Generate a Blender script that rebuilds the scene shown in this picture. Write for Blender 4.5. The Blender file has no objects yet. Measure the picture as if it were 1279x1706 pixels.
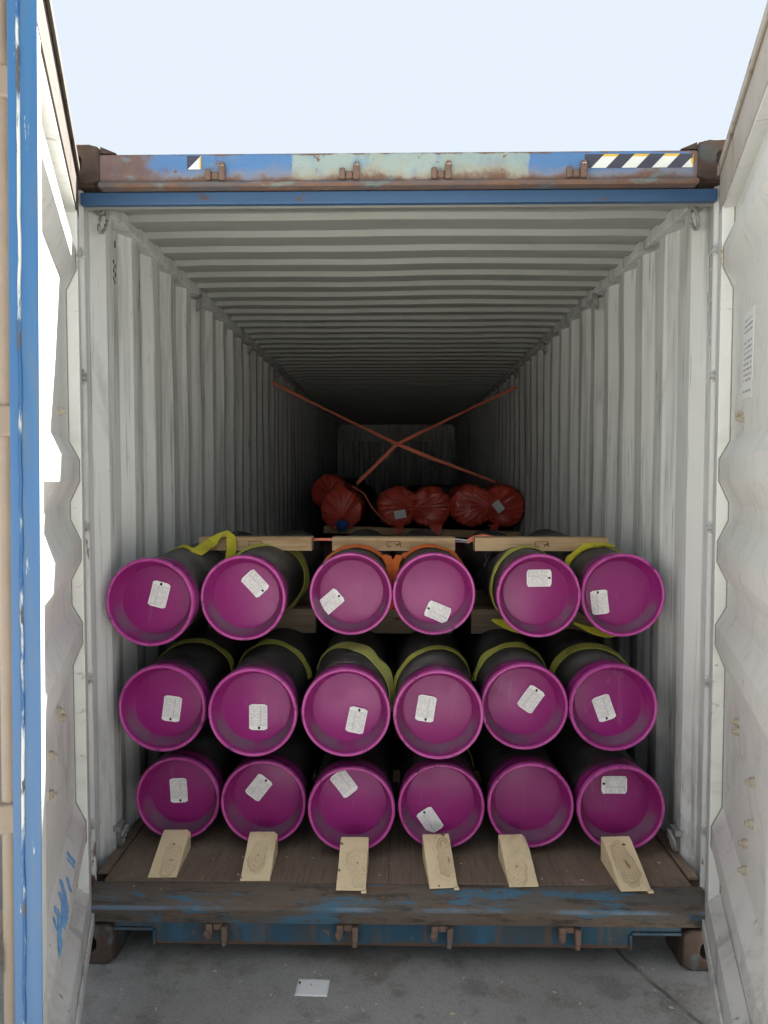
import bpy, bmesh, math, random
from mathutils import Vector, Matrix, noise as mnoise
R = math.radians
random.seed(7)
scene = bpy.context.scene
COL = scene.collection

# ------------------------------------------------------------------ camera, sky, sun, exposure
cam_d = bpy.data.cameras.new('camera')
cam = bpy.data.objects.new('camera', cam_d); COL.objects.link(cam)
cam.location = (0, -2.6, 1.73)
cam.rotation_euler = (R(90 - 2.62), 0, R(0.98))
cam_d.sensor_fit = 'VERTICAL'; cam_d.sensor_height = 36
cam_d.lens = 36 * 1200 / 1706
cam_d.clip_start = 0.05; cam_d.clip_end = 3000
scene.camera = cam

SUN = Vector((0.36, 1.0, 1.70)).normalized()
w = bpy.data.worlds.new('World'); scene.world = w; w.use_nodes = True
wn = w.node_tree; wn.nodes.clear()
sky = wn.nodes.new('ShaderNodeTexSky'); sky.sky_type = 'NISHITA'; sky.sun_disc = False
sky.sun_elevation = math.asin(SUN.z); sky.sun_rotation = math.atan2(SUN.x, SUN.y)
sky.air_density = 1.0; sky.dust_density = 5.0; sky.ozone_density = 1.0
# a hazy, evenly bright sky: the clear-sky model veiled by pale haze all round
cap = wn.nodes.new('ShaderNodeVectorMath'); cap.operation = 'MINIMUM'; cap.inputs[1].default_value = (.92, .96, 1.02)
wn.links.new(sky.outputs[0], cap.inputs[0])
veil = wn.nodes.new('ShaderNodeMix'); veil.data_type = 'RGBA'; veil.inputs[0].default_value = 0.75
veil.inputs[7].default_value = (0.610, 0.695, 0.790, 1)
wn.links.new(cap.outputs[0], veil.inputs[6])
bg = wn.nodes.new('ShaderNodeBackground'); bg.inputs['Strength'].default_value = 0.10
wo = wn.nodes.new('ShaderNodeOutputWorld')
wn.links.new(veil.outputs[2], bg.inputs[0]); wn.links.new(bg.outputs[0], wo.inputs[0])
sd = bpy.data.lights.new('sun', 'SUN'); sd.energy = 4.0; sd.angle = R(1.2); sd.color = (1, .955, .885)
so = bpy.data.objects.new('sun', sd); COL.objects.link(so); so.location = (5, 6, 12)
so.rotation_euler = (-SUN).to_track_quat('-Z', 'Y').to_euler()
vs = scene.view_settings
vs.view_transform = 'Standard'; vs.look = 'None'; vs.exposure = 3.55; vs.gamma = 1; vs.use_curve_mapping = False
scene.cycles.max_bounces = 12; scene.cycles.diffuse_bounces = 6
scene.cycles.use_denoising = True

# ------------------------------------------------------------------ node helper
class NT:
    def __init__(s, name, rough=.6, spec=.4):
        s.mat = bpy.data.materials.new(name); s.mat.use_nodes = True
        s.t = s.mat.node_tree; s.t.nodes.clear()
        s.out = s.t.nodes.new('ShaderNodeOutputMaterial')
        s.b = s.t.nodes.new('ShaderNodeBsdfPrincipled')
        s.t.links.new(s.b.outputs[0], s.out.inputs[0])
        s.b.inputs['Roughness'].default_value = rough
        s.b.inputs['Specular IOR Level'].default_value = spec
        tc = s.t.nodes.new('ShaderNodeTexCoord'); s.co = tc.outputs['Object']
        s.rnd = None
    def put(s, inp, v):
        if hasattr(v, 'links') or isinstance(v, bpy.types.NodeSocket): s.t.links.new(v, inp)
        elif isinstance(v, (tuple, list)) and len(v) == 3 and inp.type == 'RGBA': inp.default_value = (*v, 1)
        else: inp.default_value = v
    def m(s, op, a, b=0.0, c=None, clamp=False):
        n = s.t.nodes.new('ShaderNodeMath'); n.operation = op; n.use_clamp = clamp
        s.put(n.inputs[0], a); s.put(n.inputs[1], b)
        if c is not None: s.put(n.inputs[2], c)
        return n.outputs[0]
    def xyz(s, co=None):
        n = s.t.nodes.new('ShaderNodeSeparateXYZ'); s.put(n.inputs[0], co or s.co); return n.outputs
    def vec(s, x, y, z):
        n = s.t.nodes.new('ShaderNodeCombineXYZ')
        for i, v in enumerate((x, y, z)): s.put(n.inputs[i], v)
        return n.outputs[0]
    def random(s):
        if s.rnd is None:
            n = s.t.nodes.new('ShaderNodeObjectInfo'); s.rnd = n.outputs['Random']
        return s.rnd
    def jitter(s):                       # shift the pattern per object
        n = s.t.nodes.new('ShaderNodeVectorMath'); n.operation = 'ADD'
        r = s.m('MULTIPLY', s.random(), 37.0)
        s.put(n.inputs[0], s.co); s.put(n.inputs[1], s.vec(r, r, r)); return n.outputs[0]
    def scale(s, sc, co=None):
        n = s.t.nodes.new('ShaderNodeVectorMath'); n.operation = 'MULTIPLY'
        s.put(n.inputs[0], co or s.co); n.inputs[1].default_value = sc; return n.outputs[0]
    def noise(s, sc, detail=4, rough=.55, st=(1, 1, 1), co=None, dist=0.0):
        n = s.t.nodes.new('ShaderNodeTexNoise')
        s.put(n.inputs['Vector'], s.scale(st, co)); n.inputs['Scale'].default_value = sc
        n.inputs['Detail'].default_value = detail; n.inputs['Roughness'].default_value = rough
        n.inputs['Distortion'].default_value = dist
        return n.outputs[0]
    def ramp(s, f, lo, hi, a=0.0, b=1.0):     # smooth 0..1 mask
        n = s.t.nodes.new('ShaderNodeMapRange'); n.interpolation_type = 'SMOOTHSTEP'
        s.put(n.inputs['Value'], f); n.inputs['From Min'].default_value = lo; n.inputs['From Max'].default_value = hi
        n.inputs['To Min'].default_value = a; n.inputs['To Max'].default_value = b
        return n.outputs[0]
    def mix(s, f, a, b, kind='MIX'):
        n = s.t.nodes.new('ShaderNodeMix'); n.data_type = 'RGBA'; n.blend_type = kind
        s.put(n.inputs['Factor'], f); s.put(n.inputs['A'] if False else n.inputs[6], a); s.put(n.inputs[7], b)
        return n.outputs[2]
    def bump(s, h, dist=.004, strength=.5):
        n = s.t.nodes.new('ShaderNodeBump'); n.inputs['Distance'].default_value = dist
        n.inputs['Strength'].default_value = strength; s.put(n.inputs['Height'], h)
        s.t.links.new(n.outputs[0], s.b.inputs['Normal'])
    def done(s, col, rough=None):
        s.put(s.b.inputs['Base Color'], col)
        if rough is not None: s.put(s.b.inputs['Roughness'], rough)
        return s.mat

M = {}
RUST = (.105, .052, .032); RUST2 = (.19, .085, .04); DIRT = (.10, .088, .075)

def mat_inner_paint():
    n = NT('inner_grey_paint', .55, .35)
    x, y, z = n.xyz()
    base = n.mix(n.noise(2.2, 5, st=(1, 1, .25)), (.54, .56, .55), (.66, .675, .66))
    streak = n.ramp(n.noise(10, 6, .65, st=(1, 1, .05)), .47, .74)
    base = n.mix(n.m('MULTIPLY', streak, .75), base, (.20, .205, .198))
    smear = n.ramp(n.noise(3.3, 6, .62, st=(1, 1.6, .35), dist=.8), .50, .72)
    base = n.mix(n.m('MULTIPLY', smear, .5), base, (.30, .30, .285))
    fine = n.ramp(n.noise(40, 5, .65, st=(1, 1, .03)), .56, .70)
    base = n.mix(n.m('MULTIPLY', fine, .7), base, (.19, .195, .187))
    patch = n.ramp(n.noise(2.6, 4, .55, st=(1, 1, .22)), .57, .60)
    base = n.mix(n.m('MULTIPLY', patch, .35), base, (.62, .63, .61))
    drip = n.ramp(n.noise(55, 4, .6, st=(1, 1, .018)), .66, .72)
    base = n.mix(n.m('MULTIPLY', drip, .75), base, (.10, .095, .088))
    scuff = n.ramp(n.noise(24, 6, .66, st=(1, 1, .10), dist=.9), .635, .675)
    zone = n.ramp(n.noise(1.7, 3), .42, .6)
    base = n.mix(n.m('MULTIPLY', n.m('MULTIPLY', scuff, zone), .85), base, (.055, .05, .045))
    low = n.m('MULTIPLY', n.ramp(z, 1.1, .2), n.ramp(n.noise(6, 6, .68, st=(1, 1, .5)), .42, .62))
    base = n.mix(n.m('MULTIPLY', low, .55), base, (.17, .16, .145))
    rust = n.ramp(n.noise(13, 6, .65, st=(1, 1, .4)), .71, .73)
    base = n.mix(rust, base, (.15, .075, .045))
    n.bump(n.m('ADD', n.noise(5, 4), n.m('MULTIPLY', n.noise(30, 4, st=(1, 1, .2)), .15)), .012, .4)
    return n.done(base)
def mat_post_paint():
    n = NT('post_grey_paint', .55, .35)
    base = n.mix(n.noise(3, 5, st=(1, 1, .25)), (.50, .515, .50), (.64, .65, .63))
    streak = n.ramp(n.noise(14, 6, .65, st=(1, 1, .1)), .5, .75)
    base = n.mix(n.m('MULTIPLY', streak, .6), base, (.2, .2, .19))
    sc = n.ramp(n.noise(30, 5, .62, st=(1, 1, .25)), .66, .69)
    base = n.mix(n.m('MULTIPLY', sc, .85), base, (.10, .09, .08))
    bl = n.ramp(n.noise(21, 4, .6, st=(1, 1, .35)), .70, .72)
    base = n.mix(bl, base, (.12, .30, .45))
    x, y, z = n.xyz()
    ru = n.m('MULTIPLY', n.ramp(z, .55, .22), n.ramp(n.noise(16, 5, .6, st=(1, 1, .4)), .58, .63))
    base = n.mix(ru, base, RUST)
    n.bump(n.noise(9, 4), .008, .3)
    return n.done(base)
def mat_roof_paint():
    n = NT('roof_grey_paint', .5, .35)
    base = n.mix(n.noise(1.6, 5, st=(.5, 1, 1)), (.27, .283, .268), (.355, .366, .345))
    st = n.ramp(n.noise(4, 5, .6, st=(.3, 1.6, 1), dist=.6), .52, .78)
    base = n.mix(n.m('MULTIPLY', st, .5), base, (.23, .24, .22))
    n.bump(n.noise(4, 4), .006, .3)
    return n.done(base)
def mat_door_paint():
    n = NT('door_white_paint', .42, .4)
    base = n.mix(n.noise(3.0, 5, st=(1, .4, .7)), (.60, .61, .58), (.71, .715, .685))
    x, y, z = n.xyz()
    low = n.ramp(z, 1.6, .2)
    smear = n.ramp(n.noise(4.5, 7, .66, st=(1, .4, .7), dist=1.2), .44, .72)
    base = n.mix(n.m('MULTIPLY', smear, n.m('ADD', .30, n.m('MULTIPLY', low, .35))), base, (.32, .315, .295))
    scuff = n.ramp(n.noise(17, 7, .7, st=(1, .4, .8), dist=1.1), .625, .66)
    base = n.mix(n.m('MULTIPLY', scuff, n.m('ADD', .45, n.m('MULTIPLY', low, .35))), base, (.15, .14, .125))
    hair = n.ramp(n.noise(70, 3, .5, st=(.35, 0, 1), dist=2.0), .70, .73)
    base = n.mix(n.m('MULTIPLY', hair, .5), base, (.18, .17, .155))
    ru = n.ramp(n.noise(17, 5, .62, st=(1, 0, .3)), .70, .72)
    base = n.mix(ru, base, RUST2)
    halo = n.ramp(n.noise(17, 5, .62, st=(1, 0, .3)), .62, .72, 0, .4)
    base = n.mix(halo, base, (.45, .34, .20))
    n.bump(n.m('ADD', n.noise(4, 3), n.m('MULTIPLY', n.noise(40, 5), .06)), .006, .25)
    return n.done(base, n.ramp(smear, 0, 1, .4, .7))
def mat_door_header():
    n = NT('stained_door_rail', .6, .3)
    base = n.mix(n.noise(5, 5), (.32, .28, .235), (.47, .44, .38))
    x, y, z = n.xyz()
    band = n.ramp(n.noise(7, 5, .65, st=(1, .1, .35)), .55, .68)
    base = n.mix(n.m('MULTIPLY', band, .75), base, (.17, .10, .06))
    sp = n.ramp(n.noise(38, 5, .6), .63, .68)
    base = n.mix(sp, base, (.07, .04, .03))
    n.bump(n.noise(30, 4), .003, .3)
    return n.done(base)
def mat_dark_rail():  # darker tone of the rail finish, left door only
    n = NT('dark_door_rail', .7, .25)
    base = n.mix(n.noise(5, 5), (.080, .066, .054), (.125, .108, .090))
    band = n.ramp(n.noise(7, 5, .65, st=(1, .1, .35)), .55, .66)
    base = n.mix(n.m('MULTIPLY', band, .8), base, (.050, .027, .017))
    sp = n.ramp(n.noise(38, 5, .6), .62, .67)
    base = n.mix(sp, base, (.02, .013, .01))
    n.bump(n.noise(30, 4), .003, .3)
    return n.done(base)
def mat_blue_edge():
    n = NT('door_blue_paint', .38, .5)
    base = n.mix(n.noise(4, 5, st=(1, 1, .1)), (.019, .090, .225), (.030, .122, .280))
    f = n.ramp(n.noise(14, 5, .6, st=(1, 2, .05)), .5, .8)
    base = n.mix(n.m('MULTIPLY', f, .5), base, (.075, .17, .255))
    sp = n.ramp(n.noise(48, 6, .65, st=(1, 1, .14)), .66, .68)
    base = n.mix(n.m('MULTIPLY', sp, .8), base, (.34, .38, .38))
    gr = n.ramp(n.noise(7, 6, .68, st=(2, 2, .25)), .52, .70)
    base = n.mix(n.m('MULTIPLY', gr, .55), base, (.085, .12, .14))
    rs = n.ramp(n.noise(26, 5, .6, st=(1, 1, .3)), .72, .74)
    base = n.mix(rs, base, (.15, .085, .05))
    n.bump(n.noise(9, 3, st=(1, 1, .2)), .004, .25)
    return n.done(base)
def mat_worn_gasket():
    n = NT('worn_door_seal', .6, .3)
    w_ = n.ramp(n.noise(7, 6, .65, st=(3, 3, .6)), .46, .56)
    base = n.mix(w_, (.022, .095, .24), (.50, .53, .50))
    dk = n.ramp(n.noise(18, 5, .6, st=(2, 2, .5)), .60, .64)
    base = n.mix(dk, base, (.08, .07, .07))
    n.bump(n.noise(40, 3), .003, .5)
    return n.done(base)
def mat_header():
    n = NT('header_blue_paint', .5, .4)
    x, y, z = n.xyz()
    base = n.mix(n.noise(5, 6, .65, st=(.4, 1, 1)), (.060, .165, .365), (.100, .215, .405))
    base = n.mix(n.ramp(n.noise(12, 6, .7, st=(.5, 1, 1.6)), .52, .68, 0, .55), base, (.19, .24, .27))
    ed = n.m('MULTIPLY', n.m('SUBTRACT', n.noise(24, 6, .7), .5), .075)
    xs = n.m('ADD', x, ed)
    patch = n.m('MULTIPLY', n.ramp(xs, -.372, -.366), n.ramp(xs, .470, .464))
    patch = n.m('MULTIPLY', patch, n.ramp(z, 2.775, 2.785))
    pc = n.mix(n.noise(6, 5), (.215, .315, .325), (.37, .41, .345))
    fd = n.ramp(n.noise(9, 6, .7), .50, .66)
    pc = n.mix(n.m('MULTIPLY', fd, .55), pc, (.14, .25, .38))
    stn = n.ramp(n.noise(5, 5, .6, st=(1.4, 1, .35)), .50, .70)
    pc = n.mix(n.m('MULTIPLY', stn, .75), pc, (.36, .30, .14))
    base = n.mix(patch, base, pc)
    # rust creeping up from the ledge, and over the left end
    h = n.m('ADD', z, n.m('MULTIPLY', n.m('SUBTRACT', n.noise(5, 6, .65), .5), -.16))
    ru = n.ramp(h, 2.814, 2.786)
    lf = n.ramp(n.m('ADD', x, n.m('MULTIPLY', n.m('SUBTRACT', n.noise(6, 6, .65), .5), .55)), -.80, -.92)
    rt = n.ramp(n.m('ADD', x, n.m('MULTIPLY', n.m('SUBTRACT', n.noise(6, 6, .65), .5), .3)), 1.00, 1.06)
    topr = n.ramp(n.m('ADD', z, n.m('MULTIPLY', n.m('SUBTRACT', n.noise(9, 6, .65), .5), .05)), 2.877, 2.884)
    rr = n.m('MAXIMUM', n.m('MAXIMUM', ru, topr), n.m('MAXIMUM', n.m('MULTIPLY', lf, .9), rt))
    spots = n.m('MAXIMUM', n.ramp(n.noise(20, 5, .62), .64, .67), n.m('MULTIPLY', n.ramp(n.noise(8, 7, .75, st=(.7, 1, 1)), .58, .66), .7))
    rr = n.m('MAXIMUM', rr, spots)
    rc = n.mix(n.noise(28, 5, .7), (.085, .05, .042), (.235, .135, .085))
    teal = n.ramp(n.noise(14, 5, .6, st=(.5, 1, 1)), .55, .64)
    rc = n.mix(n.m('MULTIPLY', teal, .75), rc, (.16, .215, .22))
    rc = n.mix(n.ramp(n.noise(7, 5, .6, st=(.6, 1, 1)), .5, .7, 0, .6), rc, (.12, .115, .125))
    led = n.m('MULTIPLY', n.ramp(z, 2.792, 2.784), n.ramp(n.noise(6, 6, .7, st=(.5, 2, 3)), .42, .60))
    rc = n.mix(n.m('MULTIPLY', led, .8), rc, (.085, .095, .11))
    halo = n.m('MULTIPLY', n.ramp(h, 2.84, 2.80), .45)
    base = n.mix(halo, base, (.33, .22, .10))
    base = n.mix(rr, base, rc)
    n.bump(n.noise(60, 4, .7), .004, .5)
    return n.done(base, n.ramp(rr, 0, 1, .45, .85))
def mat_lintel():
    n = NT('lintel_blue_paint', .5, .4)
    base = n.mix(n.noise(5, 5, st=(.3, 1, 1)), (.028, .072, .155), (.048, .110, .215))
    sp = n.ramp(n.noise(16, 5, .65, st=(.6, 1, 1)), .62, .68)
    base = n.mix(sp, base, (.09, .06, .05))
    n.bump(n.noise(20, 4), .003, .3)
    return n.done(base)
def mat_rust(name='rusty_steel', a=(.036, .028, .025), b=(.090, .058, .042), c=(.085, .095, .098)):
    n = NT(name, .85, .25)
    base = n.mix(n.noise(20, 6, .7), a, b)
    base = n.mix(n.ramp(n.noise(9, 5, .6), .55, .68), base, c)
    base = n.mix(n.ramp(n.noise(6, 5, .6), .56, .66, 0, .7), base, (.055, .075, .080))
    base = n.mix(n.ramp(n.noise(33, 5, .6), .66, .70), base, (.20, .11, .05))
    n.bump(n.noise(50, 5, .7), .005, .6)
    return n.done(base)
def mat_threshold():
    n = NT('threshold_rust', .75, .3)
    x, y, z = n.xyz()
    base = n.mix(n.noise(10, 7, .72, st=(.25, 1.8, 1.8)), (.065, .056, .050), (.190, .145, .108))
    base = n.mix(n.ramp(n.noise(6, 6, .65, st=(.4, 3, 3)), .56, .66), base, (.15, .075, .038))
    bl = n.ramp(n.noise(4.5, 7, .72, st=(.6, 3.0, 3.0)), .535, .585)
    dk = n.ramp(n.noise(16, 7, .75, st=(.4, 2, 2)), .50, .62)
    base = n.mix(n.m('MULTIPLY', dk, .7), base, (.034, .030, .028))
    gy = n.ramp(n.noise(7, 6, .7, st=(.3, 2, 2)), .45, .65)
    base = n.mix(n.m('MULTIPLY', gy, .6), base, (.100, .108, .108))
    base = n.mix(n.m('MULTIPLY', bl, .85), base, (.055, .15, .23))
    worn = n.m('MULTIPLY', n.ramp(n.m('ABSOLUTE', n.m('SUBTRACT', z, .147)), .009, .004), n.ramp(n.noise(5, 5, st=(.5, 1, 1)), .45, .6))  # bluish highlight of the rolled lip, put into the colour along with wear
    base = n.mix(n.m('MULTIPLY', worn, .8), base, (.17, .24, .33))
    sp = n.ramp(n.noise(90, 3, .5), .74, .76)
    base = n.mix(sp, base, (.4, .36, .28))
    n.bump(n.noise(40, 5, .7), .004, .5)
    return n.done(base)
def mat_sill():
    n = NT('sill_blue_paint', .6, .35)
    x, y, z = n.xyz()
    base = n.mix(n.noise(3.2, 6, .65, st=(1, 1, .4)), (.020, .060, .085), (.028, .095, .165))
    g = n.ramp(n.noise(3.5, 6, .68, st=(1, 1, .3)), .44, .60)
    bp = n.ramp(n.noise(4.5, 5, .6, st=(1, 1, .5)), .52, .62)
    base = n.mix(n.m('MULTIPLY', bp, .7), base, (.03, .14, .26))
    base = n.mix(n.m('MULTIPLY', g, .70), base, (.060, .066, .058))
    st = n.ramp(n.noise(15, 6, .7, st=(1, 1, .07)), .52, .64)
    base = n.mix(n.m('MULTIPLY', st, .9), base, (.135, .08, .045))
    h = n.m('ADD', z, n.m('MULTIPLY', n.m('SUBTRACT', n.noise(9, 5, .65), .5), .05))
    base = n.mix(n.m('MAXIMUM', n.ramp(h, .074, .088), n.ramp(h, .006, -.006)), base, (.11, .065, .042))
    base = n.mix(n.ramp(n.noise(30, 5, .6), .67, .70), base, (.2, .12, .07))
    n.bump(n.noise(30, 5), .004, .4)
    return n.done(base)
def mat_floor():
    n = NT('dirty_plywood', .8, .25)
    co = n.jitter()
    base = n.mix(n.noise(3, 6, .65, st=(3, .35, 1), co=co), (.130, .098, .074), (.270, .208, .155))
    gr = n.noise(40, 4, .6, st=(3, .15, 1), co=co)
    base = n.mix(n.m('MULTIPLY', n.ramp(gr, .45, .7), .5), base, (.085, .07, .058))
    du = n.ramp(n.noise(4, 6, .7, co=co), .52, .75)
    base = n.mix(n.m('MULTIPLY', du, .45), base, (.30, .25, .20))
    base = n.mix(n.ramp(n.noise(110, 2, .5, co=co), .75, .78), base, (.36, .31, .23))
    n.bump(n.m('ADD', gr, n.noise(30, 4, co=co)), .003, .45)
    return n.done(base)
def mat_pipe():
    n = NT('black_pipe_coating', .5, .35)
    co = n.jitter(); x, y, z = n.xyz()
    base = n.mix(n.noise(7, 5, co=co, st=(1, .5, 1)), (.014, .014, .015), (.032, .031, .031))
    d = n.m('MULTIPLY', n.ramp(z, .02, .17), n.ramp(n.noise(4, 5, .6, co=co), .35, .7))
    base = n.mix(n.m('MULTIPLY', d, .9), base, (.16, .152, .145))
    ovs = n.m('MULTIPLY', n.ramp(y, .26, .10), n.ramp(n.noise(8, 6, .7, co=co, st=(1, 1.5, 1)), .46, .66))
    base = n.mix(n.m('MULTIPLY', ovs, .7), base, (.13, .05, .10))
    rg = n.ramp(n.noise(30, 3, .6, st=(.2, 1, .2), co=co), .62, .68)
    base = n.mix(n.m('MULTIPLY', rg, .35), base, (.09, .08, .085))
    n.bump(n.noise(35, 4, st=(.3, 1, .3), co=co), .002, .35)
    return n.done(base, n.ramp(d, 0, 1, .45, .75))
def mat_cap(name, c0, c1, dirt=(.155, .095, .14)):
    n = NT(name, .42, .38)
    co = n.jitter(); x, y, z = n.xyz()
    base = n.mix(n.noise(5, 5, co=co), c0, c1)
    rr_ = n.random(); r2_ = n.m('FRACT', n.m('MULTIPLY', rr_, 9.7))
    base = n.mix(n.m('MULTIPLY', rr_, .55), base, (.200, .014, .100))
    base = n.mix(n.m('MULTIPLY', r2_, .25), base, (.24, .022, .150))
    r = n.m('SQRT', n.m('ADD', n.m('MULTIPLY', x, x), n.m('MULTIPLY', z, z)))
    # the light caught by the lip is put into its colour as paler pink
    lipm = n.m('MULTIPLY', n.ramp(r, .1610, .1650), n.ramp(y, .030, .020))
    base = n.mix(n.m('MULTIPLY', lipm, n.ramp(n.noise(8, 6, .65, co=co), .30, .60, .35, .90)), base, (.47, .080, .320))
    # dust lying on the upward inner wall, scuffs on the outer sleeve
    inw = n.m('MULTIPLY', n.m('MULTIPLY', n.ramp(r, .1385, .1415), n.ramp(r, .1615, .157)), n.ramp(z, .02, -.09))
    du = n.m('MULTIPLY', inw, n.ramp(n.noise(9, 7, .7, co=co, st=(1, .5, 1)), .30, .56))
    base = n.mix(n.m('MULTIPLY', du, .85), base, dirt)
    outer = n.m('MULTIPLY', n.ramp(r, .1665, .1685), n.ramp(y, .018, .03))
    wear = n.ramp(n.m('ADD', n.noise(9, 6, .7, co=co, st=(1, 2.2, 1)), n.m('MULTIPLY', n.m('SUBTRACT', y, .06), 2.6)), .46, .66)
    base = n.mix(n.m('MULTIPLY', n.m('MULTIPLY', outer, wear), .88), base, (.055, .042, .052))
    nick = n.m('MULTIPLY', n.ramp(r, .162, .166), n.ramp(n.noise(26, 7, .75, co=co), .575, .61))
    base = n.mix(n.m('MULTIPLY', nick, .85), base, (.05, .02, .06))
    film = n.m('MULTIPLY', n.ramp(r, .140, .135), n.ramp(n.m('ADD', n.noise(4, 7, .7, co=co), n.m('MULTIPLY', z, .7)), .38, .70))
    base = n.mix(n.m('MULTIPLY', film, .20), base, (.15, .055, .110))
    scr = n.ramp(n.noise(24, 5, .65, st=(1, 1, .16), co=co, dist=1.8), .62, .66)
    base = n.mix(n.m('MULTIPLY', scr, .35), base, (.30, .10, .22))
    spk = n.ramp(n.noise(75, 3, .55, co=co), .70, .73)
    base = n.mix(n.m('MULTIPLY', spk, .5), base, dirt)
    n.bump(n.noise(45, 4, co=co), .0012, .3)
    return n.done(base, n.ramp(n.m('MAXIMUM', du, n.m('MULTIPLY', film, .5)), 0, 1, .30, .66))
def mat_paper():
    n = NT('printed_paper', .75, .2)
    x, y, z = n.xyz(); rnd = n.random()
    row = n.m('MULTIPLY', z, 135.0)
    fr = n.m('FRACT', n.m('ADD', row, 50.0))
    fl = n.m('FLOOR', n.m('ADD', row, 50.0))
    nz = n.t.nodes.new('ShaderNodeTexNoise'); nz.inputs['Scale'].default_value = 1.0; nz.inputs['Detail'].default_value = 3
    n.put(nz.inputs['Vector'], n.vec(n.m('MULTIPLY', x, 75.0), n.m('MULTIPLY', fl, 7.31), n.m('MULTIPLY', rnd, 50.0)))
    txt = n.m('MULTIPLY', n.ramp(nz.outputs[0], .40, .56), n.m('MULTIPLY', n.ramp(fr, .10, .22), n.ramp(fr, .60, .48)))
    rule = n.ramp(n.m('ABSOLUTE', n.m('SUBTRACT', fr, .86)), .12, .05)
    col = n.ramp(n.m('ABSOLUTE', n.m('ADD', x, .009)), .0014, .0008)
    ink = n.m('MAXIMUM', n.m('MULTIPLY', txt, .34), n.m('MAXIMUM', n.m('MULTIPLY', rule, .50), n.m('MULTIPLY', col, .5)))
    mx = n.m('MULTIPLY', n.ramp(n.m('ABSOLUTE', x), .0345, .0335), n.m('MULTIPLY', n.ramp(z, -.047, -.046), n.ramp(z, .037, .036)))
    ink = n.m('MULTIPLY', ink, mx)
    base = n.mix(n.noise(20, 4), (.74, .735, .735), (.82, .815, .81))
    sm = n.ramp(n.noise(16, 5, .65), .56, .70, 0, .35)
    base = n.mix(sm, base, (.50, .45, .46))
    n.bump(n.noise(22, 4, .6), .004, .5)
    return n.done(n.mix(ink, base, (.07, .07, .08)))
def mat_timber(name='pine_timber', a=(.40, .265, .145), b=(.56, .40, .235)):
    n = NT(name, .75, .25)
    co = n.jitter()
    g = n.noise(9, 5, .6, st=(.25, 4, 4), co=co, dist=.6)
    base = n.mix(n.ramp(g, .35, .65), a, b)
    base = n.mix(n.m('MULTIPLY', n.ramp(n.noise(30, 4, .6, st=(.12, 4, 4), co=co), .55, .7), .45), base, (.24, .14, .07))
    base = n.mix(n.m('MULTIPLY', n.ramp(n.noise(5, 5, .65, co=co), .58, .75), .5), base, (.2, .15, .10))
    kn = n.ramp(n.noise(7, 2, .4, st=(1, 2, 2), co=co), .74, .78)
    base = n.mix(kn, base, (.13, .06, .03))
    n.bump(g, .002, .4)
    return n.done(base)
def mat_wedge():
    n = NT('sawn_wedge_wood', .8, .2)
    x, y, z = n.xyz(); rnd = n.random(); co = n.jitter()
    r2 = n.m('FRACT', n.m('MULTIPLY', rnd, 7.31)); r3 = n.m('FRACT', n.m('MULTIPLY', rnd, 17.7))
    w1 = n.m('MULTIPLY', n.m('SUBTRACT', n.noise(9, 3, .5, co=co), .5), .085)
    w2 = n.m('MULTIPLY', n.m('SUBTRACT', n.noise(11, 3, .5, co=n.scale((1.3, .8, 1), co)), .5), .06)
    fine = n.m('MULTIPLY', n.m('SUBTRACT', n.noise(70, 3, .6, co=co), .5), .006)
    cx = n.m('ADD', n.m('ADD', x, w1), n.m('MULTIPLY', n.m('SUBTRACT', r2, .5), .05))
    cy = n.m('ADD', n.m('MULTIPLY', n.m('SUBTRACT', y, n.m('ADD', .07, n.m('MULTIPLY', r3, .06))), .52), w2)
    r = n.m('ADD', n.m('SQRT', n.m('ADD', n.m('MULTIPLY', cx, cx), n.m('MULTIPLY', cy, cy))), fine)
    ring = n.m('SINE', n.m('MULTIPLY', n.m('POWER', r, .8), n.m('ADD', 420.0, n.m('MULTIPLY', r2, 260.0))))
    ins = n.ramp(r, .047, .036)
    base = n.mix(n.noise(12, 4, co=co), (.69, .55, .34), (.82, .69, .46))
    heart = n.mix(n.noise(18, 5, co=co), (.50, .37, .23), (.66, .53, .35))
    base = n.mix(n.m('MULTIPLY', ins, n.m('ADD', .10, n.m('MULTIPLY', r3, .75))), base, heart)
    patchy = n.ramp(n.noise(10, 4, co=n.scale((.7, 1, 1), co)), .35, .62)
    base = n.mix(n.m('MULTIPLY', n.m('MULTIPLY', n.m('MULTIPLY', n.ramp(r, .062, .03), n.ramp(ring, -.3, .95)), patchy), n.m('ADD', .25, n.m('MULTIPLY', r3, .55))), base, (.30, .18, .085))
    band = n.m('MULTIPLY', n.ramp(n.m('ABSOLUTE', n.m('SUBTRACT', r, .038)), .006, .001), patchy)
    base = n.mix(n.m('MULTIPLY', band, n.m('ADD', .15, n.m('MULTIPLY', r2, .35))), base, (.33, .24, .15))
    base = n.mix(n.ramp(r, .006, .002, 0, .7), base, (.18, .10, .05))
    kn = n.ramp(n.noise(38, 2, .4, co=co), .70, .73)
    base = n.mix(n.m('MULTIPLY', kn, .85), base, (.10, .06, .035))
    green = n.ramp(n.noise(8, 4, co=co), .55, .7)
    base = n.mix(n.m('MULTIPLY', green, .3), base, (.36, .34, .16))
    saw = n.noise(90, 3, .6, st=(.2, 1, 1), co=co)
    n.bump(n.m('ADD', n.m('MULTIPLY', ring, .15), saw), .002, .4)
    return n.done(base)
def mat_web(name, a, b, rough=.6):
    n = NT(name, rough, .35)
    base = n.mix(n.noise(18, 5, .6), a, b)
    base = n.mix(n.m('MULTIPLY', n.ramp(n.noise(9, 5, .6), .55, .7), .55), base, tuple(v * .45 + .02 for v in a))
    n.bump(n.noise(120, 2), .001, .4)
    return n.done(base)
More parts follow.
